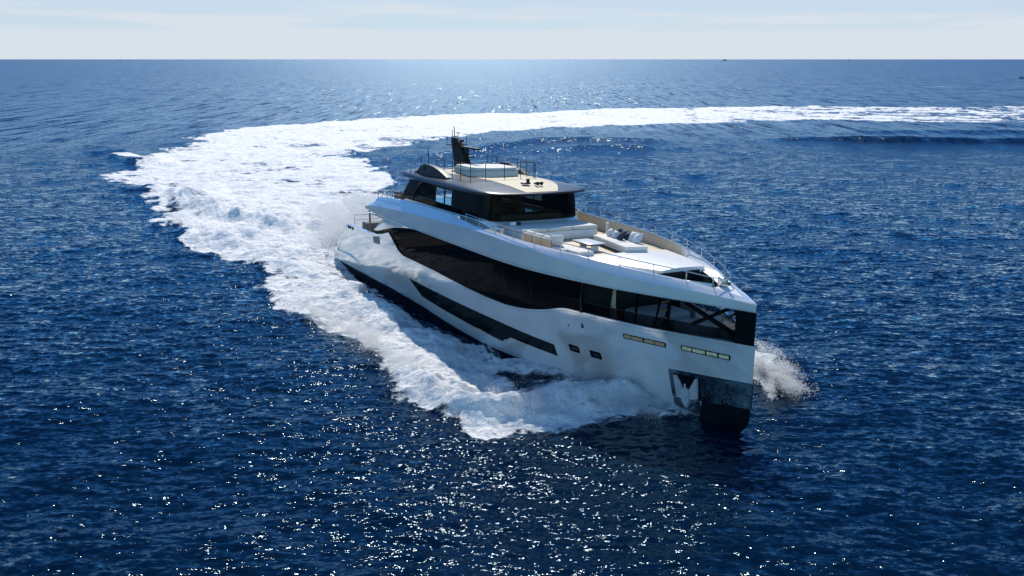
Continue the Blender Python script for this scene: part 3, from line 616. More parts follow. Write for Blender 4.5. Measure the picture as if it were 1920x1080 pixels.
# side pods of the well: rounded coamings
for s in (-1, 1):
    rows = []
    for x in frange(34.6, 39.2, .2):
        b = BI(x); rows.append([(x, s*(b - .05), ZI(x) - .04), (x, s*(b - .12), 5.40), (x, s*max(b - .34, .03), 5.33), (x, s*max(b - .58, .02), 5.31 - .02*(x - 36) if x > 36.4 else 5.24)])
    MB().grid(rows).build('well_coaming', M_DECKW, Yt, 60)
# bow nose deck forward of the well
ns = MB(); rows = []
for x in frange(39.2, 41.3, .15):
    b = max(BI(x), .01); rows.append([(x, -b, ZI(x) - .01), (x, 0, ZI(x) - .005), (x, b, ZI(x) - .01)])
ns.grid(rows); ns.build('nose_deck', M_DECKW, Yt, 50)
MB().box((39.25, .05, 5.45), (.38, .30, .42), .05, 2).tube([(39.35, .05, 5.6), (39.35, .05, 6.25)], .018).tube([(39.35, .05, 5.85), (39.55, .05, 5.9)], .03).build('bow_light_post', M_STEEL, Yt)

# lower dark window strip, portholes, slots, polished anchor plate: thin panes that follow the side
def side_patch(name, mat, xlo, xhi, zlo, zhi, off, step=.12, rows_n=3, s=-1, thick=.03):
    m = MB(); top = []; g = []
    for x in frange(xlo, xhi, step):
        a, b = zlo(x), zhi(x)
        if b - a < .004: b = a + .004
        g.append([(x, s*(B(x, a) - thick), a)] + [(x, s*(B(x, a + (b-a)*i/rows_n) + off), a + (b-a)*i/rows_n) for i in range(rows_n + 1)] + [(x, s*(B(x, b) - thick), b)])
    m.grid(g); m.add(g[0], [tuple(range(len(g[0])))]); m.add(g[-1], [tuple(range(len(g[-1])))])
    return m.build(name, mat, Yt, 30)
for s in (-1, 1):
    side_patch('lower_window_strip', M_STRIP, 15.17, 30.85, lin([15.17, 17.0, 26.25, 27.15, 30.85], [1.27, .45, -.13, .31, .21]), lin([15.17, 20, 25.9, 30.85], [1.275, 1.20, 1.08, .85]), .004, s=s)
    for xa, xb in ((31.95, 32.62), (33.28, 33.96)):
        def rr(z0, z1, up):
            r = .07
            return lambda x, xa=xa, xb=xb: (z1 - r*(1 - math.sqrt(max(0, 1 - (max(xa + r - x, x - xb + r, 0)/r)**2)))) if up else (z0 + r*(1 - math.sqrt(max(0, 1 - (max(xa + r - x, x - xb + r, 0)/r)**2))))
        side_patch('porthole', M_BLACK, xa, xb, rr(.80, 1.18, False), rr(.80, 1.18, True), .004, .03, s=s)
        side_patch('porthole_glass', M_STEEL, xa + .18, xb - .1, lin([0, 50], [.92, .92]), lin([0, 50], [1.08, 1.08]), .008, .08, s=s)
    for xa, xb, z0 in ((35.53, 37.64, 2.29), (38.31, 40.47, 2.34)):
        def rr2(up, xa=xa, xb=xb, z0=z0, r=.05, g=0.0):
            return lambda x: (z0 + .24 - g - r*(1 - math.sqrt(max(0, 1 - (max(xa + r - x, x - xb + r, 0)/r)**2)))) if up else (z0 + g + r*(1 - math.sqrt(max(0, 1 - (max(xa + r - x, x - xb + r, 0)/r)**2))))
        fr = side_patch('hull_slot', M_BLACK, xa, xb, rr2(False), rr2(True), .004, .03, s=s)
        g = MB()
        cuts = ((.03, .19), (.21, .47), (.50, .74), (.76, .97)) if xa < 38 else ((.03, .22), (.25, .50), (.53, .74), (.78, .97))
        for i, (a, b) in enumerate(cuts):
            xx0, xx1 = xa + (xb-xa)*a, xa + (xb-xa)*b; rws = []
            for x in frange(xx0, xx1, .1):
                rws.append([(x, s*(B(x, z) + .008 + (.010 if i % 2 else 0)), z) for z in (z0 + .045, z0 + .12, z0 + .195)])
            g.grid(rws)
        g.build('slot_lining', M_SLOT if xa > 38 else M_BRASS, Yt, 30)  # pieces coloured bright as if sun passed through the opening
    side_patch('anchor_plate', M_MIRROR, 37.62, 41.50, lin([37.6, 39.15, 39.16, 41.5], [0.0, .15, .17, .46]), lin([37.6, 41.5], [1.32, 1.57]), .012, .08, 5, s=s)
    side_patch('anchor_chafe_plate', M_MIRROR, 37.68, 39.08, lin([37.6, 39.1], [-.70, -.50]), lin([37.6, 39.1], [-.02, .14]), .020, .1, 4, s=s)
    rb = MB()
    for i in range(7):
        x = 39.45 + i*.27; rb.tube([(x, s*(B(x, .35) + .014), .32 + .02*i), (x, s*(B(x, 1.2) + .014), 1.16 + .02*i)], .022)
    rb.build('plate_rib', M_MIRROR, Yt)
    side_patch('anchor_recess', M_BLACK, 37.82, 39.12, lin([37.6, 39.2], [.04, .17]), lin([37.6, 39.2], [1.14, 1.24]), .016, .1, 3, s=s)
    an = MB()
    def ap(x, z, o=.05): return (x, s*(B(x, z) + o), z)
    def tri(q, o0=.03, o1=.12):
        n = len(q); an.add([ap(x, z, o0) for x, z in q] + [ap(x, z, o1) for x, z in q], [tuple(range(n)), tuple(range(2*n-1, n-1, -1))] + [(i, (i+1) % n, n + (i+1) % n, n+i) for i in range(n)])
    tri([(37.92, 1.10), (38.04, 1.11), (38.34, .50), (38.28, .10), (37.94, .06)])
    tri([(39.05, 1.18), (38.98, 1.18), (38.62, .55), (38.66, .18), (39.0, .22)])
    tri([(38.22, .52), (38.45, .62), (38.66, .56), (38.62, .05), (38.45, -.32), (38.25, .02)], .04, .20)
    an.tube([ap(38.45, .1, .16), ap(38.48, .82, .14)], .045); an.tube([ap(37.98, .1, .1), ap(38.9, .20, .1)], .05)
    an.build('anchor', M_GALV, Yt)
# grey vent, fairleads, small hull fittings
for s in (-1, 1):
    side_patch('side_vent', M_VENT, 9.2, 10.5, lin([9, 10.6], [2.66, 2.72]), lin([9, 10.6], [3.06, 3.30]), .006, .2, s=s)
    for x in (3.9, 4.35, 4.9):
        MB().box((x, s*(B(x, 3.0) + .02), 3.02), (.16, .09, .22), .03).build('fairlead', M_DARK, Yt)
    side_patch('hull_mark', M_DARK, 32.3, 32.36, lin([0, 50], [2.18, 2.18]), lin([0, 50], [2.28, 2.28]), .01, .05, s=s)
    MB().box((.45, s*3.86, 1.05), (.55, .08, .10), .02, rot=Matrix.Rotation(-.5, 3, 'Y')).build('platform_cleat', M_BRASS, Yt)

# after deck fittings: stanchion under the overhang, stern rails, sun lounge
for s in (-1, 1):
    MB().tube([(6.9, s*3.6, 2.3), (6.8, s*3.6, 4.92)], .07, 8).build('overhang_post', principled('bronze_post', (.20, .15, .13), .35, metal=.6), Yt)
rl = MB()
for z in (3.45, 3.82): rl.tube([(3.7, -3.6, z), (3.55, -2, z), (3.5, 0, z), (3.55, 2, z), (3.7, 3.6, z)], .022)
sr = rl.build('stern_rail', M_STEEL, Yt)
for y in (-3.6, -2.4, -1.2, 0, 1.2, 2.4, 3.6): MB().tube([(3.6, y, 2.3), (3.6, y, 3.82)], .022).build('post', M_STEEL, sr)
sr2 = MB().tube([(4.0, 3.9, 3.85), (7, 3.95, 3.9), (9.6, 4.0, 3.95)], .025).build('stern_rail', M_STEEL, Yt)
for x in (4.0, 5.4, 6.8, 8.2, 9.6): MB().tube([(x, 3.93, 3.1), (x, 3.93, 3.88)], .022).build('post', M_STEEL, sr2)
MB().box((2.95, 0, 2.75), (1.1, 5.2, .75), .08).build('after_lounge', M_GREYM, Yt)

# upper after deck guard rail
def rail(pts, h, posts, mid=(), r=.02, name='guard_rail', mat=M_STEEL, sag=0.0):
    """pts = path of rail foot points; posts = indices of points with a post"""
    m = MB()
    for f in (1.0,) + tuple(mid):
        line = []
        for i in range(len(pts)):
            a = Vector(pts[i]); line.append(a + Vector((0, 0, h*f)))
            if i < len(pts) - 1 and sag:
                b_ = Vector(pts[i+1])
                for u in (.25, .5, .75): line.append(a.lerp(b_, u) + Vector((0, 0, h*f - sag*4*u*(1-u))))
        m.tube(line, r if f == 1.0 else r*.7)
    o = m.build(name, mat, Yt)
    for i in posts:
        p = pts[i]; MB().tube([(p[0], p[1], p[2] - .05), (p[0], p[1], p[2] + h)], r*1.05).build('post', mat, o)
    return o
ap_ = [(13.4, -3.95, 6.10), (11.9, -3.93, 6.04), (11.0, -3.92, 5.98), (10.1, -3.9, 5.90), (9.3, -3.88, 5.80), (8.8, -3.7, 5.72), (8.7, -2.2, 5.72), (8.7, -.7, 5.72), (8.7, .8, 5.72), (8.7, 2.3, 5.72), (8.8, 3.7, 5.72), (10.1, 3.9, 5.90), (11.9, 3.93, 6.04), (13.4, 3.95, 6.10)]
rail(ap_, .52, range(1, 13), (.55,), .022)
# bow rails
PX = [23.0, 24.6, 26.4, 28.2, 29.97, 31.8, 33.5, 35.2, 36.8, 38.2]
stb = [(x, -(BI(x) - .02), ZI(x)) for x in PX]; prt = [(x, BI(x) - .02, ZI(x)) for x in PX]
rail(stb + [(39.25, -.50, 5.27)], .40, range(0, 10), (), .021)
rail(prt + [(39.25, .50, 5.27)], .40, range(0, 10), (), .021)
rail([(39.25, -.50, 5.27), (39.5, 0, 5.22), (39.25, .50, 5.27)], .40, (0, 2), (), .021)

# -------------------------------------------------- wheelhouse
def house_plan(k=0.0, fwd=0.0):
    half = [(11.4, 3.05), (13.5, 3.15), (19.5, 3.18), (22.3, 3.15), (23.1, 3.08), (23.6, 2.90), (23.95, 2.55), (24.12, 1.7), (24.22, .8), (24.25, 0)]
    h = [(x + (fwd if x > 20 else 0), y - k) for x, y in half]
    return [(x, -y) for x, y in h] + [(x, y) for x, y in reversed(h[:-1])]
co = MB()
pA = [(x if x < 20 else x + .55*smooth(20, 24, np.array(x)), y*1.0) for x, y in house_plan()]
co.prism([(float(a), b) for a, b in pA], DECK - .02, DECK + .02)
rows = [[(float(a), b, DECK) for a, b in pA], [(float(a) - .05, b, 5.75) for a, b in pA], [(x + .12, y*1.01, 5.98) for x, y in house_plan()], [(x + .03, y, 6.05) for x, y in house_plan()]]
co2 = MB(); co2.grid(rows, True); co2.add(rows[-1], [tuple(range(len(rows[-1])))]); co2.build('house_coaming', M_WHITE, Yt, 40)
# glass wall: black panels all round with smoked windscreen and side panes
def wall(name, mat, sel, z0, z1, inset=0.0, parent=Yt):
    pts = house_plan(inset); topp = house_plan(inset + .10, -.06); m = MB(); n = len(pts)
    for i in range(n - 1):
        if sel(i, pts[i], pts[i+1]):
            a, b = pts[i], pts[i+1]; c, d = topp[i], topp[i+1]
            def P(p, q, z): t = (z - 6.05)/1.5; return (p[0] + (q[0]-p[0])*t, p[1] + (q[1]-p[1])*t, z)
            m.add([P(a, c, z0), P(b, d, z0), P(b, d, z1), P(a, c, z1)], [(0, 1, 2, 3)])
    return m.build(name, mat, parent, 50)
front = lambda i, a, b: min(a[0], b[0]) > 23.5
wall('windscreen', M_GLASS2, front, 6.05, 7.55)
for s in (-1, 1):
    wall('corner_glass', M_BLACK, lambda i, a, b, s=s: min(a[0], b[0]) > 19.4 and not front(i, a, b) and (a[1] + b[1])*s > 0, 6.05, 7.55)
# side: black surround with a rounded after end, and an open sliding pane
for s in (-1, 1):
    def sp_(x, z): t = (z - 6.05)/1.5; return (x, s*(lin([11.4, 13.5, 19.5], [3.05, 3.15, 3.18])(x) - .10*t), z)
    m = MB()
    for q in ([(13.2, 6.05), (19.5, 6.05), (19.5, 6.42), (13.55, 6.42)], [(17.0, 7.28), (19.5, 7.30), (19.5, 7.6), (14.9, 7.6), (15.1, 7.42)], [(19.3, 6.42), (19.5, 6.42), (19.5, 7.30), (19.3, 7.29)], [(16.95, 6.42), (17.15, 6.42), (17.15, 7.28), (16.95, 7.28)]):
        v = [sp_(*p) for p in q]; m.add(v, [tuple(range(len(v)))])
    m.build('window_surround', M_BLACK, Yt, None)
    m = MB(); q = [(13.55, 6.42), (16.95, 6.42), (16.95, 7.28), (17.0, 7.42), (15.3, 7.42), (14.75, 7.25), (14.2, 6.95)]; m.add([(a, b*.996, c) for a, b, c in (sp_(*p) for p in q)], [tuple(range(len(q)))]); m.build('side_window', M_GLASS if s < 0 else M_CLEAR, Yt, None)
    m = MB(); q = [(17.15, 6.42), (19.3, 6.42), (19.3, 7.29), (17.15, 7.28)]; m.add([(a, b*.992, c) for a, b, c in (sp_(*p) for p in q)], [tuple(range(len(q)))]); m.build('sliding_pane', M_CLEAR, Yt, None)
    MB().tube([sp_(18.35, 6.42), sp_(18.35, 7.29)], .05, 4).tube([sp_(17.2, 6.85), sp_(19.3, 6.85)], .02, 4).build('pane_bar', M_DARK, Yt)
    # raked after buttress
    m = MB(); q = [(11.25, 5.80), (13.7, 5.92), (13.9, 6.4), (14.5, 7.05), (15.2, 7.45), (15.3, 7.62), (13.0, 7.35), (12.3, 6.75)]
    m.add([(x, s*3.10, z) for x, z in q] + [(x, s*2.92, z) for x, z in q], [tuple(range(8)), tuple(range(15, 7, -1))] + [(i, (i+1) % 8, 8 + (i+1) % 8, 8+i) for i in range(8)]); m.build('house_buttress', M_BLACK, Yt, None)
    MB().tube([(x, s*(y + .015), z) for x, y, z in ((13.55, 3.14, 6.02), (13.7, 3.13, 6.35), (14.1, 3.10, 6.85), (14.6, 3.08, 7.25), (15.2, 3.07, 7.47), (15.9, 3.07, 7.52), (19.4, 3.09, 7.47))], .03).build('window_frame', M_ROOF, Yt)
# inside of the house: sole, helm desk, seats, after bulkhead post
MB().prism([(x, y*.97) for x, y in house_plan(.1)], 5.62, 5.66).build('house_sole', M_WOOD, Yt, None)
MB().box((23.0, 0, 6.12), (1.0, 4.0, .35), .1, 3).build('helm_desk', M_BEIGE, Yt)
for y in (-1.5, .1):
    MB().box((21.7, y, 6.2), (.55, .7, .5), .1, 3).box((21.35, y, 6.65), (.22, .7, .85), .1, 3).build('helm_seat', M_BEIGE, Yt)
MB().tube([(22.9, -2.3, 6.1), (22.75, -2.1, 6.6), (22.6, -1.6, 6.95), (22.6, -.9, 7.0)], .07).build('helm_arch', M_CREAM, Yt)
MB().box((18.6, 0, 6.05), (1.2, 2.6, .75), .08).build('saloon_cabinet', M_LGREY, Yt)
# emblem on the side glass
em = MB()
for a, b in (((20.9, 6.18), (21.02, 6.42)), ((21.02, 6.42), (21.12, 6.18)), ((21.0, 6.25), (21.2, 6.3)), ((21.12, 6.18), (21.28, 6.34))):
    em.tube([(a[0], -3.185, a[1]), (b[0], -3.18, b[1])], .012, 4)
em.build('emblem', M_STEEL, Yt)
# -------------------------------------------------- roof
def roof_half(t):
    return None
RX = frange(11.5, 25.0, .2)
RB = pchip([11.5, 12.2, 13.5, 16, 21, 22.8, 23.8, 24.5, 24.85, 25.0], [2.9, 3.35, 3.5, 3.55, 3.62, 3.58, 3.42, 2.75, 1.6, 0.02])
ZE = lin([11.5, 12.5, 14, 18, 22, 24, 25], [7.74, 7.66, 7.62, 7.60, 7.60, 7.60, 7.60])       # brim height
def ztop(x, y):
    b = RB(x); u = min(abs(y)/max(b, .05), 1); zc = lin([11.5, 14, 18, 21, 23, 25], [7.92, 7.98, 8.02, 8.0, 7.88, 7.66])(x)
    return zc - (zc - ZE(x) - .12*min(1, (25.02 - x)/1.2))*max(0, (u - .25)/.75)**2.4
ro = MB(); rows = []
for x in RX:
    b = RB(x); us = [-1, -.985, -.96, -.92, -.86, -.78, -.68, -.55, -.4, -.2, 0, .2, .4, .55, .68, .78, .86, .92, .96, .985, 1]
    thick = .16*min(1, (25.05 - x)/1.0) + .06*(x < 22); e_ = ZE(x)
    top = [(x, u*b, max(ztop(x, u*b) - (.10*min(1, (25.02-x)/1.2)*max(0, (abs(u) - .93)/.07)**2), e_)) for u in us]
    bot = [(x, u*b, e_ - thick*(1 if abs(u) < .93 else .45) + (.04 if abs(u) >= 1 else 0)) for u in reversed((-1, -.93, -.8, 0, .8, .93, 1))]
    rows.append(top + bot)
ro.grid(rows, True); ro.add(rows[0], [tuple(range(len(rows[0])))]); ro.add(rows[-1], [tuple(range(len(rows[-1])))])
ro.build('hardtop_roof', M_ROOF, Yt, 50)
TW = lin([13.5, 20.5, 23, 25], [2.15, 2.15, 1.65, 1.25])
TS = lin([13.5, 19.5, 24.7], [2.0, 1.45, 1.15]); TP = pchip([13.5, 19.0, 20.5, 22.0, 23.5, 24.3, 24.75], [2.3, 2.55, 2.5, 2.25, 1.65, 1.15, .85])
tk = MB(); tk.grid([[(x, -TS(x) + (TS(x) + TP(x))*u, ztop(x, -TS(x) + (TS(x) + TP(x))*u) + .012) for u in np.linspace(0, 1, 13)] for x in frange(13.5, 24.7, .2)]); tk.build('roof_deck', M_TEAKR, Yt, 50)
for s in (-1, 1):
    q = [(13.4, 7.86), (13.84, 8.06), (14.25, 8.30), (14.6, 8.43), (15.0, 8.52), (15.5, 8.53), (16.22, 8.46), (17.0, 8.32), (17.6, 8.16), (18.2, 7.96), (18.0, 7.80), (13.5, 7.76)]
    n = len(q); m = MB(); m.add([(x, s*(2.92 + .0*(z)), z) for x, z in q] + [(x, s*(2.92 - .32 - .05*(8.6 - z)), z) for x, z in q], [tuple(range(n)), tuple(range(2*n-1, n-1, -1))] + [(i, (i+1) % n, n + (i+1) % n, n+i) for i in range(n)])
    fn = m.build('roof_fin', M_ROOF, Yt, 40)
    MB().box((14.95, s*2.935, 8.28), (.34, .03, .10), .01).box((14.95, s*2.935, 8.28), (.1, .03, .26), .01).build('emblem', M_DARK, fn)
    for x in (12.95, 13.62): MB().tube([(x, s*3.0, 7.75), (x, s*3.0, 8.78)], .012, 5).tube([(x, s*3.0, 7.75), (x, s*3.0, 7.98)], .03, 6).build('whip_antenna', M_DARK, Yt)
# rail round the roof deck
rp = [(12.9, -2.25), (14.2, -2.3), (15.5, -2.32), (16.6, -2.32), (17.7, -2.3), (18.8, -2.28), (19.75, -2.1), (20.15, -1.3), (20.3, -.1), (20.3, 1.0), (20.2, 2.0), (19.9, 2.28), (18.8, 2.3), (17.7, 2.3), (16.4, 2.32), (15.0, 2.3), (13.6, 2.28)]
rail([(x, y, ztop(x, y) + .01) for x, y in rp], .93, range(len(rp)), (.52,), .020, 'roof_rail', M_DARK, .03)
# mast
ms = MB()
def msec(x0, x1, w, z): return [(x0, -w, z), (x0 + .25, -w*1.05, z), (x1, -w*.6, z), (x1, w*.6, z), (x0 + .25, w*1.05, z), (x0, w, z)]
rws = [msec(14.0, 15.5, .34, 7.98), msec(13.75, 15.25, .30, 8.6), msec(13.45, 14.75, .25, 9.2), msec(13.15, 14.2, .2, 9.75), msec(13.05, 13.7, .14, 10.05)]
ms.grid(rws, True); ms.add(rws[0], [tuple(range(6))]); ms.add(rws[-1], [tuple(range(6))]); mast = ms.build('mast', M_MAST, Yt, 30)
MB().box((15.5, 0, 9.50), (2.5, .22, .12), .03).box((15.0, 0, 9.2), (.5, .18, .55), .05).build('radar_arm', M_MAST, mast)
MB().box((15.2, 0, 8.95), (1.0, .5, .10), .03).build('mast_shelf', M_MAST, mast)
MB().tube([(14.1, 0, 9.85), (14.35, 0, 9.85)], .04).box((14.4, 0, 9.9), (.18, .2, .16), .03).build('mast_light', M_MAST, mast)
MB().tube([(13.3, 0, 9.8), (13.2, 0, 10.75)], .03, 6).tube([(12.95, .0, 9.9), (12.9, 0, 10.55)], .02).tube([(12.95, 0, 10.05), (13.3, 0, 10.0)], .02).build('mast_antenna', M_MAST, mast)
MB().tube([(13.75, .0, 10.0), (13.78, 0, 10.35)], .02).box((13.8, 0, 10.38), (.34, .10, .05), .01).build('wind_sensor', M_MAST, mast)
MB().box((13.6, 0, 9.62), (.12, 1.5, .07), .02).tube([(13.6, -.7, 9.6), (13.6, -.7, 10.1)], .018).tube([(13.6, .7, 9.6), (13.6, .7, 10.2)], .018).build('cross_tree', M_MAST, mast)
MB().tube([(14.75, 0, 9.0), (14.75, 0, 9.06), (14.75, 0, 9.16), (14.75, 0, 9.24)], .16, 10, .06).build('dome_antenna', M_MAST, mast)
MB().tube([(12.6, -1.6, 7.95), (12.6, -1.6, 9.3)], .03).build('flag_staff', M_DARK, Yt)
# horn and searchlights
MB().box((22.95, -.18, 8.0), (.34, .5, .10), .03).box((22.9, .0, 8.14), (.16, .16, .24), .03).build('searchlight', M_DARK, Yt)
hn = MB()
for y in (.35, .62): hn.tube([(23.0, y, 7.98), (23.25, y, 8.0), (23.42, y, 8.01)], .035, 10, .11)
hn.build('horn', M_DARK, Yt)
MB().tube([(24.27, -.6, 6.12), (24.22, -.25, 6.22), (24.22, .05, 6.24)], .015).tube([(24.27, 1.3, 6.12), (24.22, .9, 6.22)], .015).build('wiper', M_DARK, Yt)

# -------------------------------------------------- foredeck fixed seat base in front of the house
MB().box((25.5, 0.0, 5.50), (2.1, 4.9, .50), .08, 3).build('sunpad_base', M_DECKW, Yt)
MB().box((26.05, 3.45, 5.60), (.10, .20, .70), .03).build('gate_post', M_DECKW, Yt)
MB().prism([(31.9, -2.75), (34.6, -1.75), (34.6, -1.6), (31.9, -2.5)], DECK, DECK + .10).build('foredeck_step', M_CREAM, Yt, None)

# inside the open bow space: white sofa block, ladder, struts, curtain, inner lining
MB().box((37.3, .55, 2.85), (1.7, 1.5, .6), .15, 3).box((37.3, 1.2, 3.25), (1.7, .3, .5), .1, 3).build('bow_sofa', M_CUSH, Yt)
MB().box((34.6, .4, 2.75), (2.0, 2.6, .8), .2, 3).build('bow_console', M_LGREY, Yt)
ld = MB()
for s2 in (-.28, .28): ld.tube([(35.55, -.3 + s2, 2.35), (36.1, -.3 + s2, 4.55)], .05)
lo_ = ld.build('ladder', M_BLACK, Yt)
for i in range(5): MB().box((35.62 + .11*i, -.3, 2.65 + .42*i), (.22, .5, .05), .01).build('ladder_tread', M_WOOD, lo_)
for x, y in ((36.9, -.95), (35.4, -1.6)): MB().tube([(x, y, 2.3), (x + .25, y, 4.58)], .06).build('strut', M_BLACK, Yt)
cu = MB(); cu.grid([[(34.15 + .5*u, -2.0 + .08*sin(u*25), 2.7 + 0*u), (34.25 + .25*u, -2.05 + .08*sin(u*25), 3.6), (34.4 + .12*u, -2.05 + .05*sin(u*25), 4.55)] for u in np.linspace(0, 1, 24)]); cu.build('curtain', M_CREAM, Yt, 60)
for s in (-1, 1):
    MB().grid([[(x, s*max(B(x, 2.4) - .24, .02), 2.3), (x, s*max(B(x, 3.1) - .24, .02), 3.05)] for x in frange(33.4, 40.9, .3)]).build('bow_lining', M_DECKW, Yt)
MB().prism([(33.2, -3.0), (33.3, -3.0), (33.3, 3.0), (33.2, 3.0)], 2.3, 4.58).build('bow_bulkhead', M_DARK, Yt, None)

# ================================================================== loose things on the yacht
def thing(name, label, cat, m4, group=None): o = empty(name, m4); return tag(o, label, cat, group)
# mattresses
t = thing('sun_mattress', 'wide off white mattress on the white base below the windscreen', 'mattress', at(25.5, 0, 5.75))
for y in (-1.63, 0, 1.63): MB().box((0.02, y, .11), (2.1, 1.6, .20), .07, 3).build('mattress_pad', M_CUSH, t)
t = thing('roof_sunbed', 'raised white sunbed inside the railing on the roof deck', 'sunbed', at(17.9, 0.05, 8.03))
MB().prism([(-1.9, -1.35), (.35, -1.55), (1.0, -1.3), (1.45, -.6), (1.55, .4), (1.4, 1.35), (1.0, 1.6), (-1.9, 1.5)], 0.0, .40).build('sunbed_base', M_CUSH, t, None)
MB().prism([(-1.85, -1.28), (.32, -1.46), (.92, -1.22), (1.36, -.56), (1.46, .38), (1.32, 1.28), (.95, 1.5), (-1.85, 1.42)], .405, .52).build('mattress_pad', M_CUSH, t, None)
# port chaise sofa
t = thing('chaise_sofa', 'angled white sofa with scattered cushions on the far side of the table', 'sofa', at(29.9, 1.6, DECK))
def pad(poly, z0, z1, name, mat):
    bm_ = MB().prism(poly, z0, z1); bm = bmesh.new(); vs = [bm.verts.new(v) for v in bm_.v]; [bm.faces.new([vs[i] for i in f]) for f in bm_.f]
    bmesh.ops.bevel(bm, geom=bm.edges[:], offset=.045, segments=3, affect='EDGES', profile=.5); bm.verts.index_update()
    return mesh_obj(name, [tuple(v.co) for v in bm.verts], [[v.index for v in f.verts] for f in bm.faces], mat, t, 50)
A = [(-1.85, -.52), (.78, -1.0), (1.05, .05), (-1.65, .55)]
Bq = [(.80, -1.0), (2.02, -1.22), (2.36, -.10), (1.65, .22), (1.07, .05)]
for q, n in ((A, 'sofa_plinth'), (Bq, 'sofa_plinth')): pad([(x*.985 + .02, y*.96) for x, y in q], .10, .28, n, M_LGREY)
for q in (A, Bq): pad(q, .27, .46, 'seat_cushion', M_CUSH)
# scatter cushions on it
CU = [(-.95, .36, M_NAVY, 'dark navy scatter cushion at the after end of the back row on the white sofa', .46), (-.35, .30, M_NAVY, 'dark navy scatter cushion in the middle of the back row on the white sofa', .46), (.18, .16, M_NAVY, 'dark navy scatter cushion nearest the bow in the back row, beside the big pale cushions', .46),
      (.72, .12, M_LGREY, 'large pale grey back cushion, after one of the pair at the bow end', .58), (1.22, .0, M_LGREY, 'large pale grey back cushion closest to the bow on the white sofa', .58),
      (-1.15, -.02, M_LGREY, 'pale grey scatter cushion at the after end of the front row', .44), (-.50, -.12, M_LGREY, 'pale grey scatter cushion in the front row next to the navy one', .44), (.12, -.22, M_NAVY, 'dark navy scatter cushion in the front row of the white sofa', .44)]
for i, (x, y, mt, lab, sz) in enumerate(CU):
    o = MB().box((0, 0, 0), (sz, sz, .24), puff=.25).build('scatter_cushion', mt, None, 70)
    o.matrix_world = BOAT @ Matrix.Translation((29.9 + x, 1.6 + y + .1, DECK + .46 + sz*.38)) @ Matrix.Rotation(-.2 + .25*sin(i*2.3), 4, 'Z') @ Matrix.Rotation(R(58), 4, 'X') @ Matrix.Rotation(.25*cos(i*1.7), 4, 'Z')
    tag(o, lab, 'cushion', 'scatter cushions on the white sofa')
# coffee table
t = thing('coffee_table', 'low square coffee table with white top between the two foredeck sofas', 'table', at(29.55, -.22, DECK))
MB().box((0, 0, .40), (1.62, 1.0, .05), .015).build('table_top', M_TABLE, t); MB().box((0, 0, .345), (1.5, .9, .06), .01).build('table_frame', M_DARK, t)
for x, y in ((-.5, 0), (.55, 0)): MB().box((x, y, .16), (.12, .4, .32), .02).build('leg', M_DECKW, t)
# starboard sofa with beige backs
t = thing('sofa', 'cream sofa with beige panelled back along the near bulwark of the foredeck', 'sofa', at(29.2, -2.35, DECK))
MB().box((.2, .15, .12), (4.0, 1.0, .22), .05).build('sofa_plinth', M_DECKW, t)
for x in (-1.3, -.1, 1.1): MB().box((x, .2, .30), (1.16, .95, .17), .06, 3).build('seat_cushion', M_CUSH, t)
for i, x in enumerate((-1.55, -.70, .15)): MB().box((x, -.36 + .02*i, .48), (.83, .14, .50), .05, 3, rot=Matrix.Rotation(.12, 3, 'X')).build('back_panel', M_BEIGE, t)
for i, x in enumerate((-1.55, -.70, .15)): MB().box((x, -.18 + .02*i, .60), (.80, .22, .46), .09, 3, rot=Matrix.Rotation(.25, 3, 'X')).build('back_cushion', M_CUSH, t)
for i, (x, lab) in enumerate(((.95, 'cream bolster cushion leaning at the bow end of the cream sofa'), (.62, 'cream bolster cushion leaning against the last back panel of the cream sofa'))):
    o = MB().box((0, 0, 0), (.52, .62, .24), puff=.3).build('bolster_cushion', M_CUSH, None, 70)
    o.matrix_world = BOAT @ Matrix.Translation((29.2 + x - .3, -2.35 + .02 + .1*i, DECK + .68)) @ Matrix.Rotation(-.35, 4, 'Z') @ Matrix.Rotation(R(-62), 4, 'Y'); tag(o, lab, 'cushion', 'cream bolster cushions')
t = thing('ottoman', 'low cream ottoman pad lying on the deck at the bow end of the cream sofa', 'ottoman', at(31.35, -1.95, DECK))
MB().box((0, 0, .14), (1.1, .95, .26), .06, 3).build('ottoman_base', M_LGREY, t); MB().box((0.02, 0, .33), (1.06, .9, .14), .06, 3).build('seat_cushion', M_CUSH, t)
# small box on the mattress
t = thing('speaker_box', 'small white box with dark grille lying on the shaded end of the wide mattress', 'box', at(24.95, -1.95, 5.97))
MB().box((0, -.16, .09), (.24, .3, .18), .03).build('box_body', M_DECKW, t); MB().box((0.03, .14, .09), (.22, .28, .17), .03).build('grille', M_DARK, t)
# deck chair aft
t = thing('deck_chair', 'grey mesh deck chair with wooden arms behind the after rail', 'chair', at(10.25, -2.75, DECK + .18, R(150)))
MB().box((-.22, 0, .62), (.06, .56, .55), .01, rot=Matrix.Rotation(-.2, 3, 'Y')).build('backrest', M_GREYM, t); MB().box((.05, 0, .40), (.5, .54, .05), .01).build('seat', M_GREYM, t)
for s in (-1, 1):
    MB().box((.04, s*.31, .60), (.52, .06, .04), .01).build('armrest', M_WOOD, t)
    for x in (-.2, .26): MB().tube([(x, s*.29, 0), (x, s*.29, .6)], .018).build('leg', M_DARK, t)

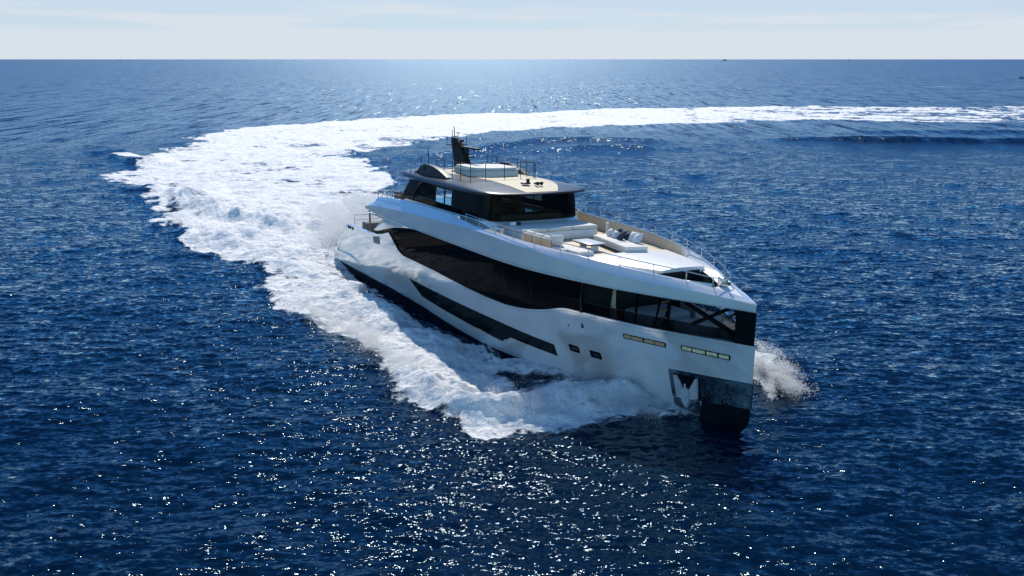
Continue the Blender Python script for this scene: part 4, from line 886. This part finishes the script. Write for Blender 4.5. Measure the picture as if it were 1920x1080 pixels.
# ================================================================== far boats
def place(name, label, cat, x, y, rz=0): return tag(empty(name, Matrix.Translation((x, y, 0)) @ Matrix.Rotation(rz, 4, 'Z')), label, cat)
M_FAR = principled('far_hull_grey', (.10, .12, .15), .6, var=.1)
M_SAIL = principled('far_sail', (.35, .38, .42), .8, var=.05)
def boat_hull(Ln, Bm, Hh):
    rows = []
    for u in np.linspace(0, 1, 12):
        b = Bm/2*(1 - max(0, (u - .45)/.55)**2)*.98 + .01; x = (u - .5)*Ln; h = Hh*(1 + .35*u*u); rows.append([(x, -b, h), (x, -b*.8, -.5), (x, b*.8, -.5), (x, b, h)])
    m = MB().grid(rows, True); m.add(rows[0], [(0, 1, 2, 3)]); m.add(rows[-1], [(0, 1, 2, 3)]); return m
t = place('motor_boat', 'tiny dark motor boat on the horizon, far left of the yacht', 'boat', -3420, 8000, .9)
boat_hull(16, 5, 3.2).build('hull', M_FAR, t); MB().box((-1, 0, 5.5), (7, 3.6, 5.5), .6).build('cabin', M_FAR, t); MB().tube([(-1, 0, 8), (-1, 0, 13)], .35).build('mast', M_FAR, t)
t = place('cargo_ship', 'tiny long dark ship sitting low on the horizon to the right of the yacht', 'ship', 2090, 9000, .1)
boat_hull(46, 9, 5).build('hull', M_FAR, t); MB().box((-6, 0, 8.5), (22, 7, 7), 1).build('deckhouse', M_FAR, t); MB().box((-3, 0, 13.5), (9, 5, 3.5), .6).build('bridge', M_FAR, t)
t = place('sailing_boat', 'tiny sailing boat with raised sail on the right of the horizon', 'boat', 3310, 9000, .5)
boat_hull(18, 5, 2.5).build('hull', M_FAR, t); MB().tube([(0, 0, 2), (0, 0, 33)], .5).build('mast', M_FAR, t)
MB().add([(0, 0, 4), (-8.5, 0, 4), (-.2, 0, 32), (0, .6, 4), (-8.5, .6, 4), (-.2, .6, 32)], [(0, 1, 2), (5, 4, 3), (0, 3, 4, 1), (1, 4, 5, 2), (2, 5, 3, 0)]).build('sail', M_SAIL, t, None)
t = place('speedboat', 'small dark speedboat with a white wake at the right edge of the sea', 'boat', 418, 748, .15)
boat_hull(4.6, 1.8, .8).build('hull', M_FAR, t); MB().box((-.3, 0, 1.1), (1.5, 1.2, .7), .2).build('cabin', M_FAR, t)
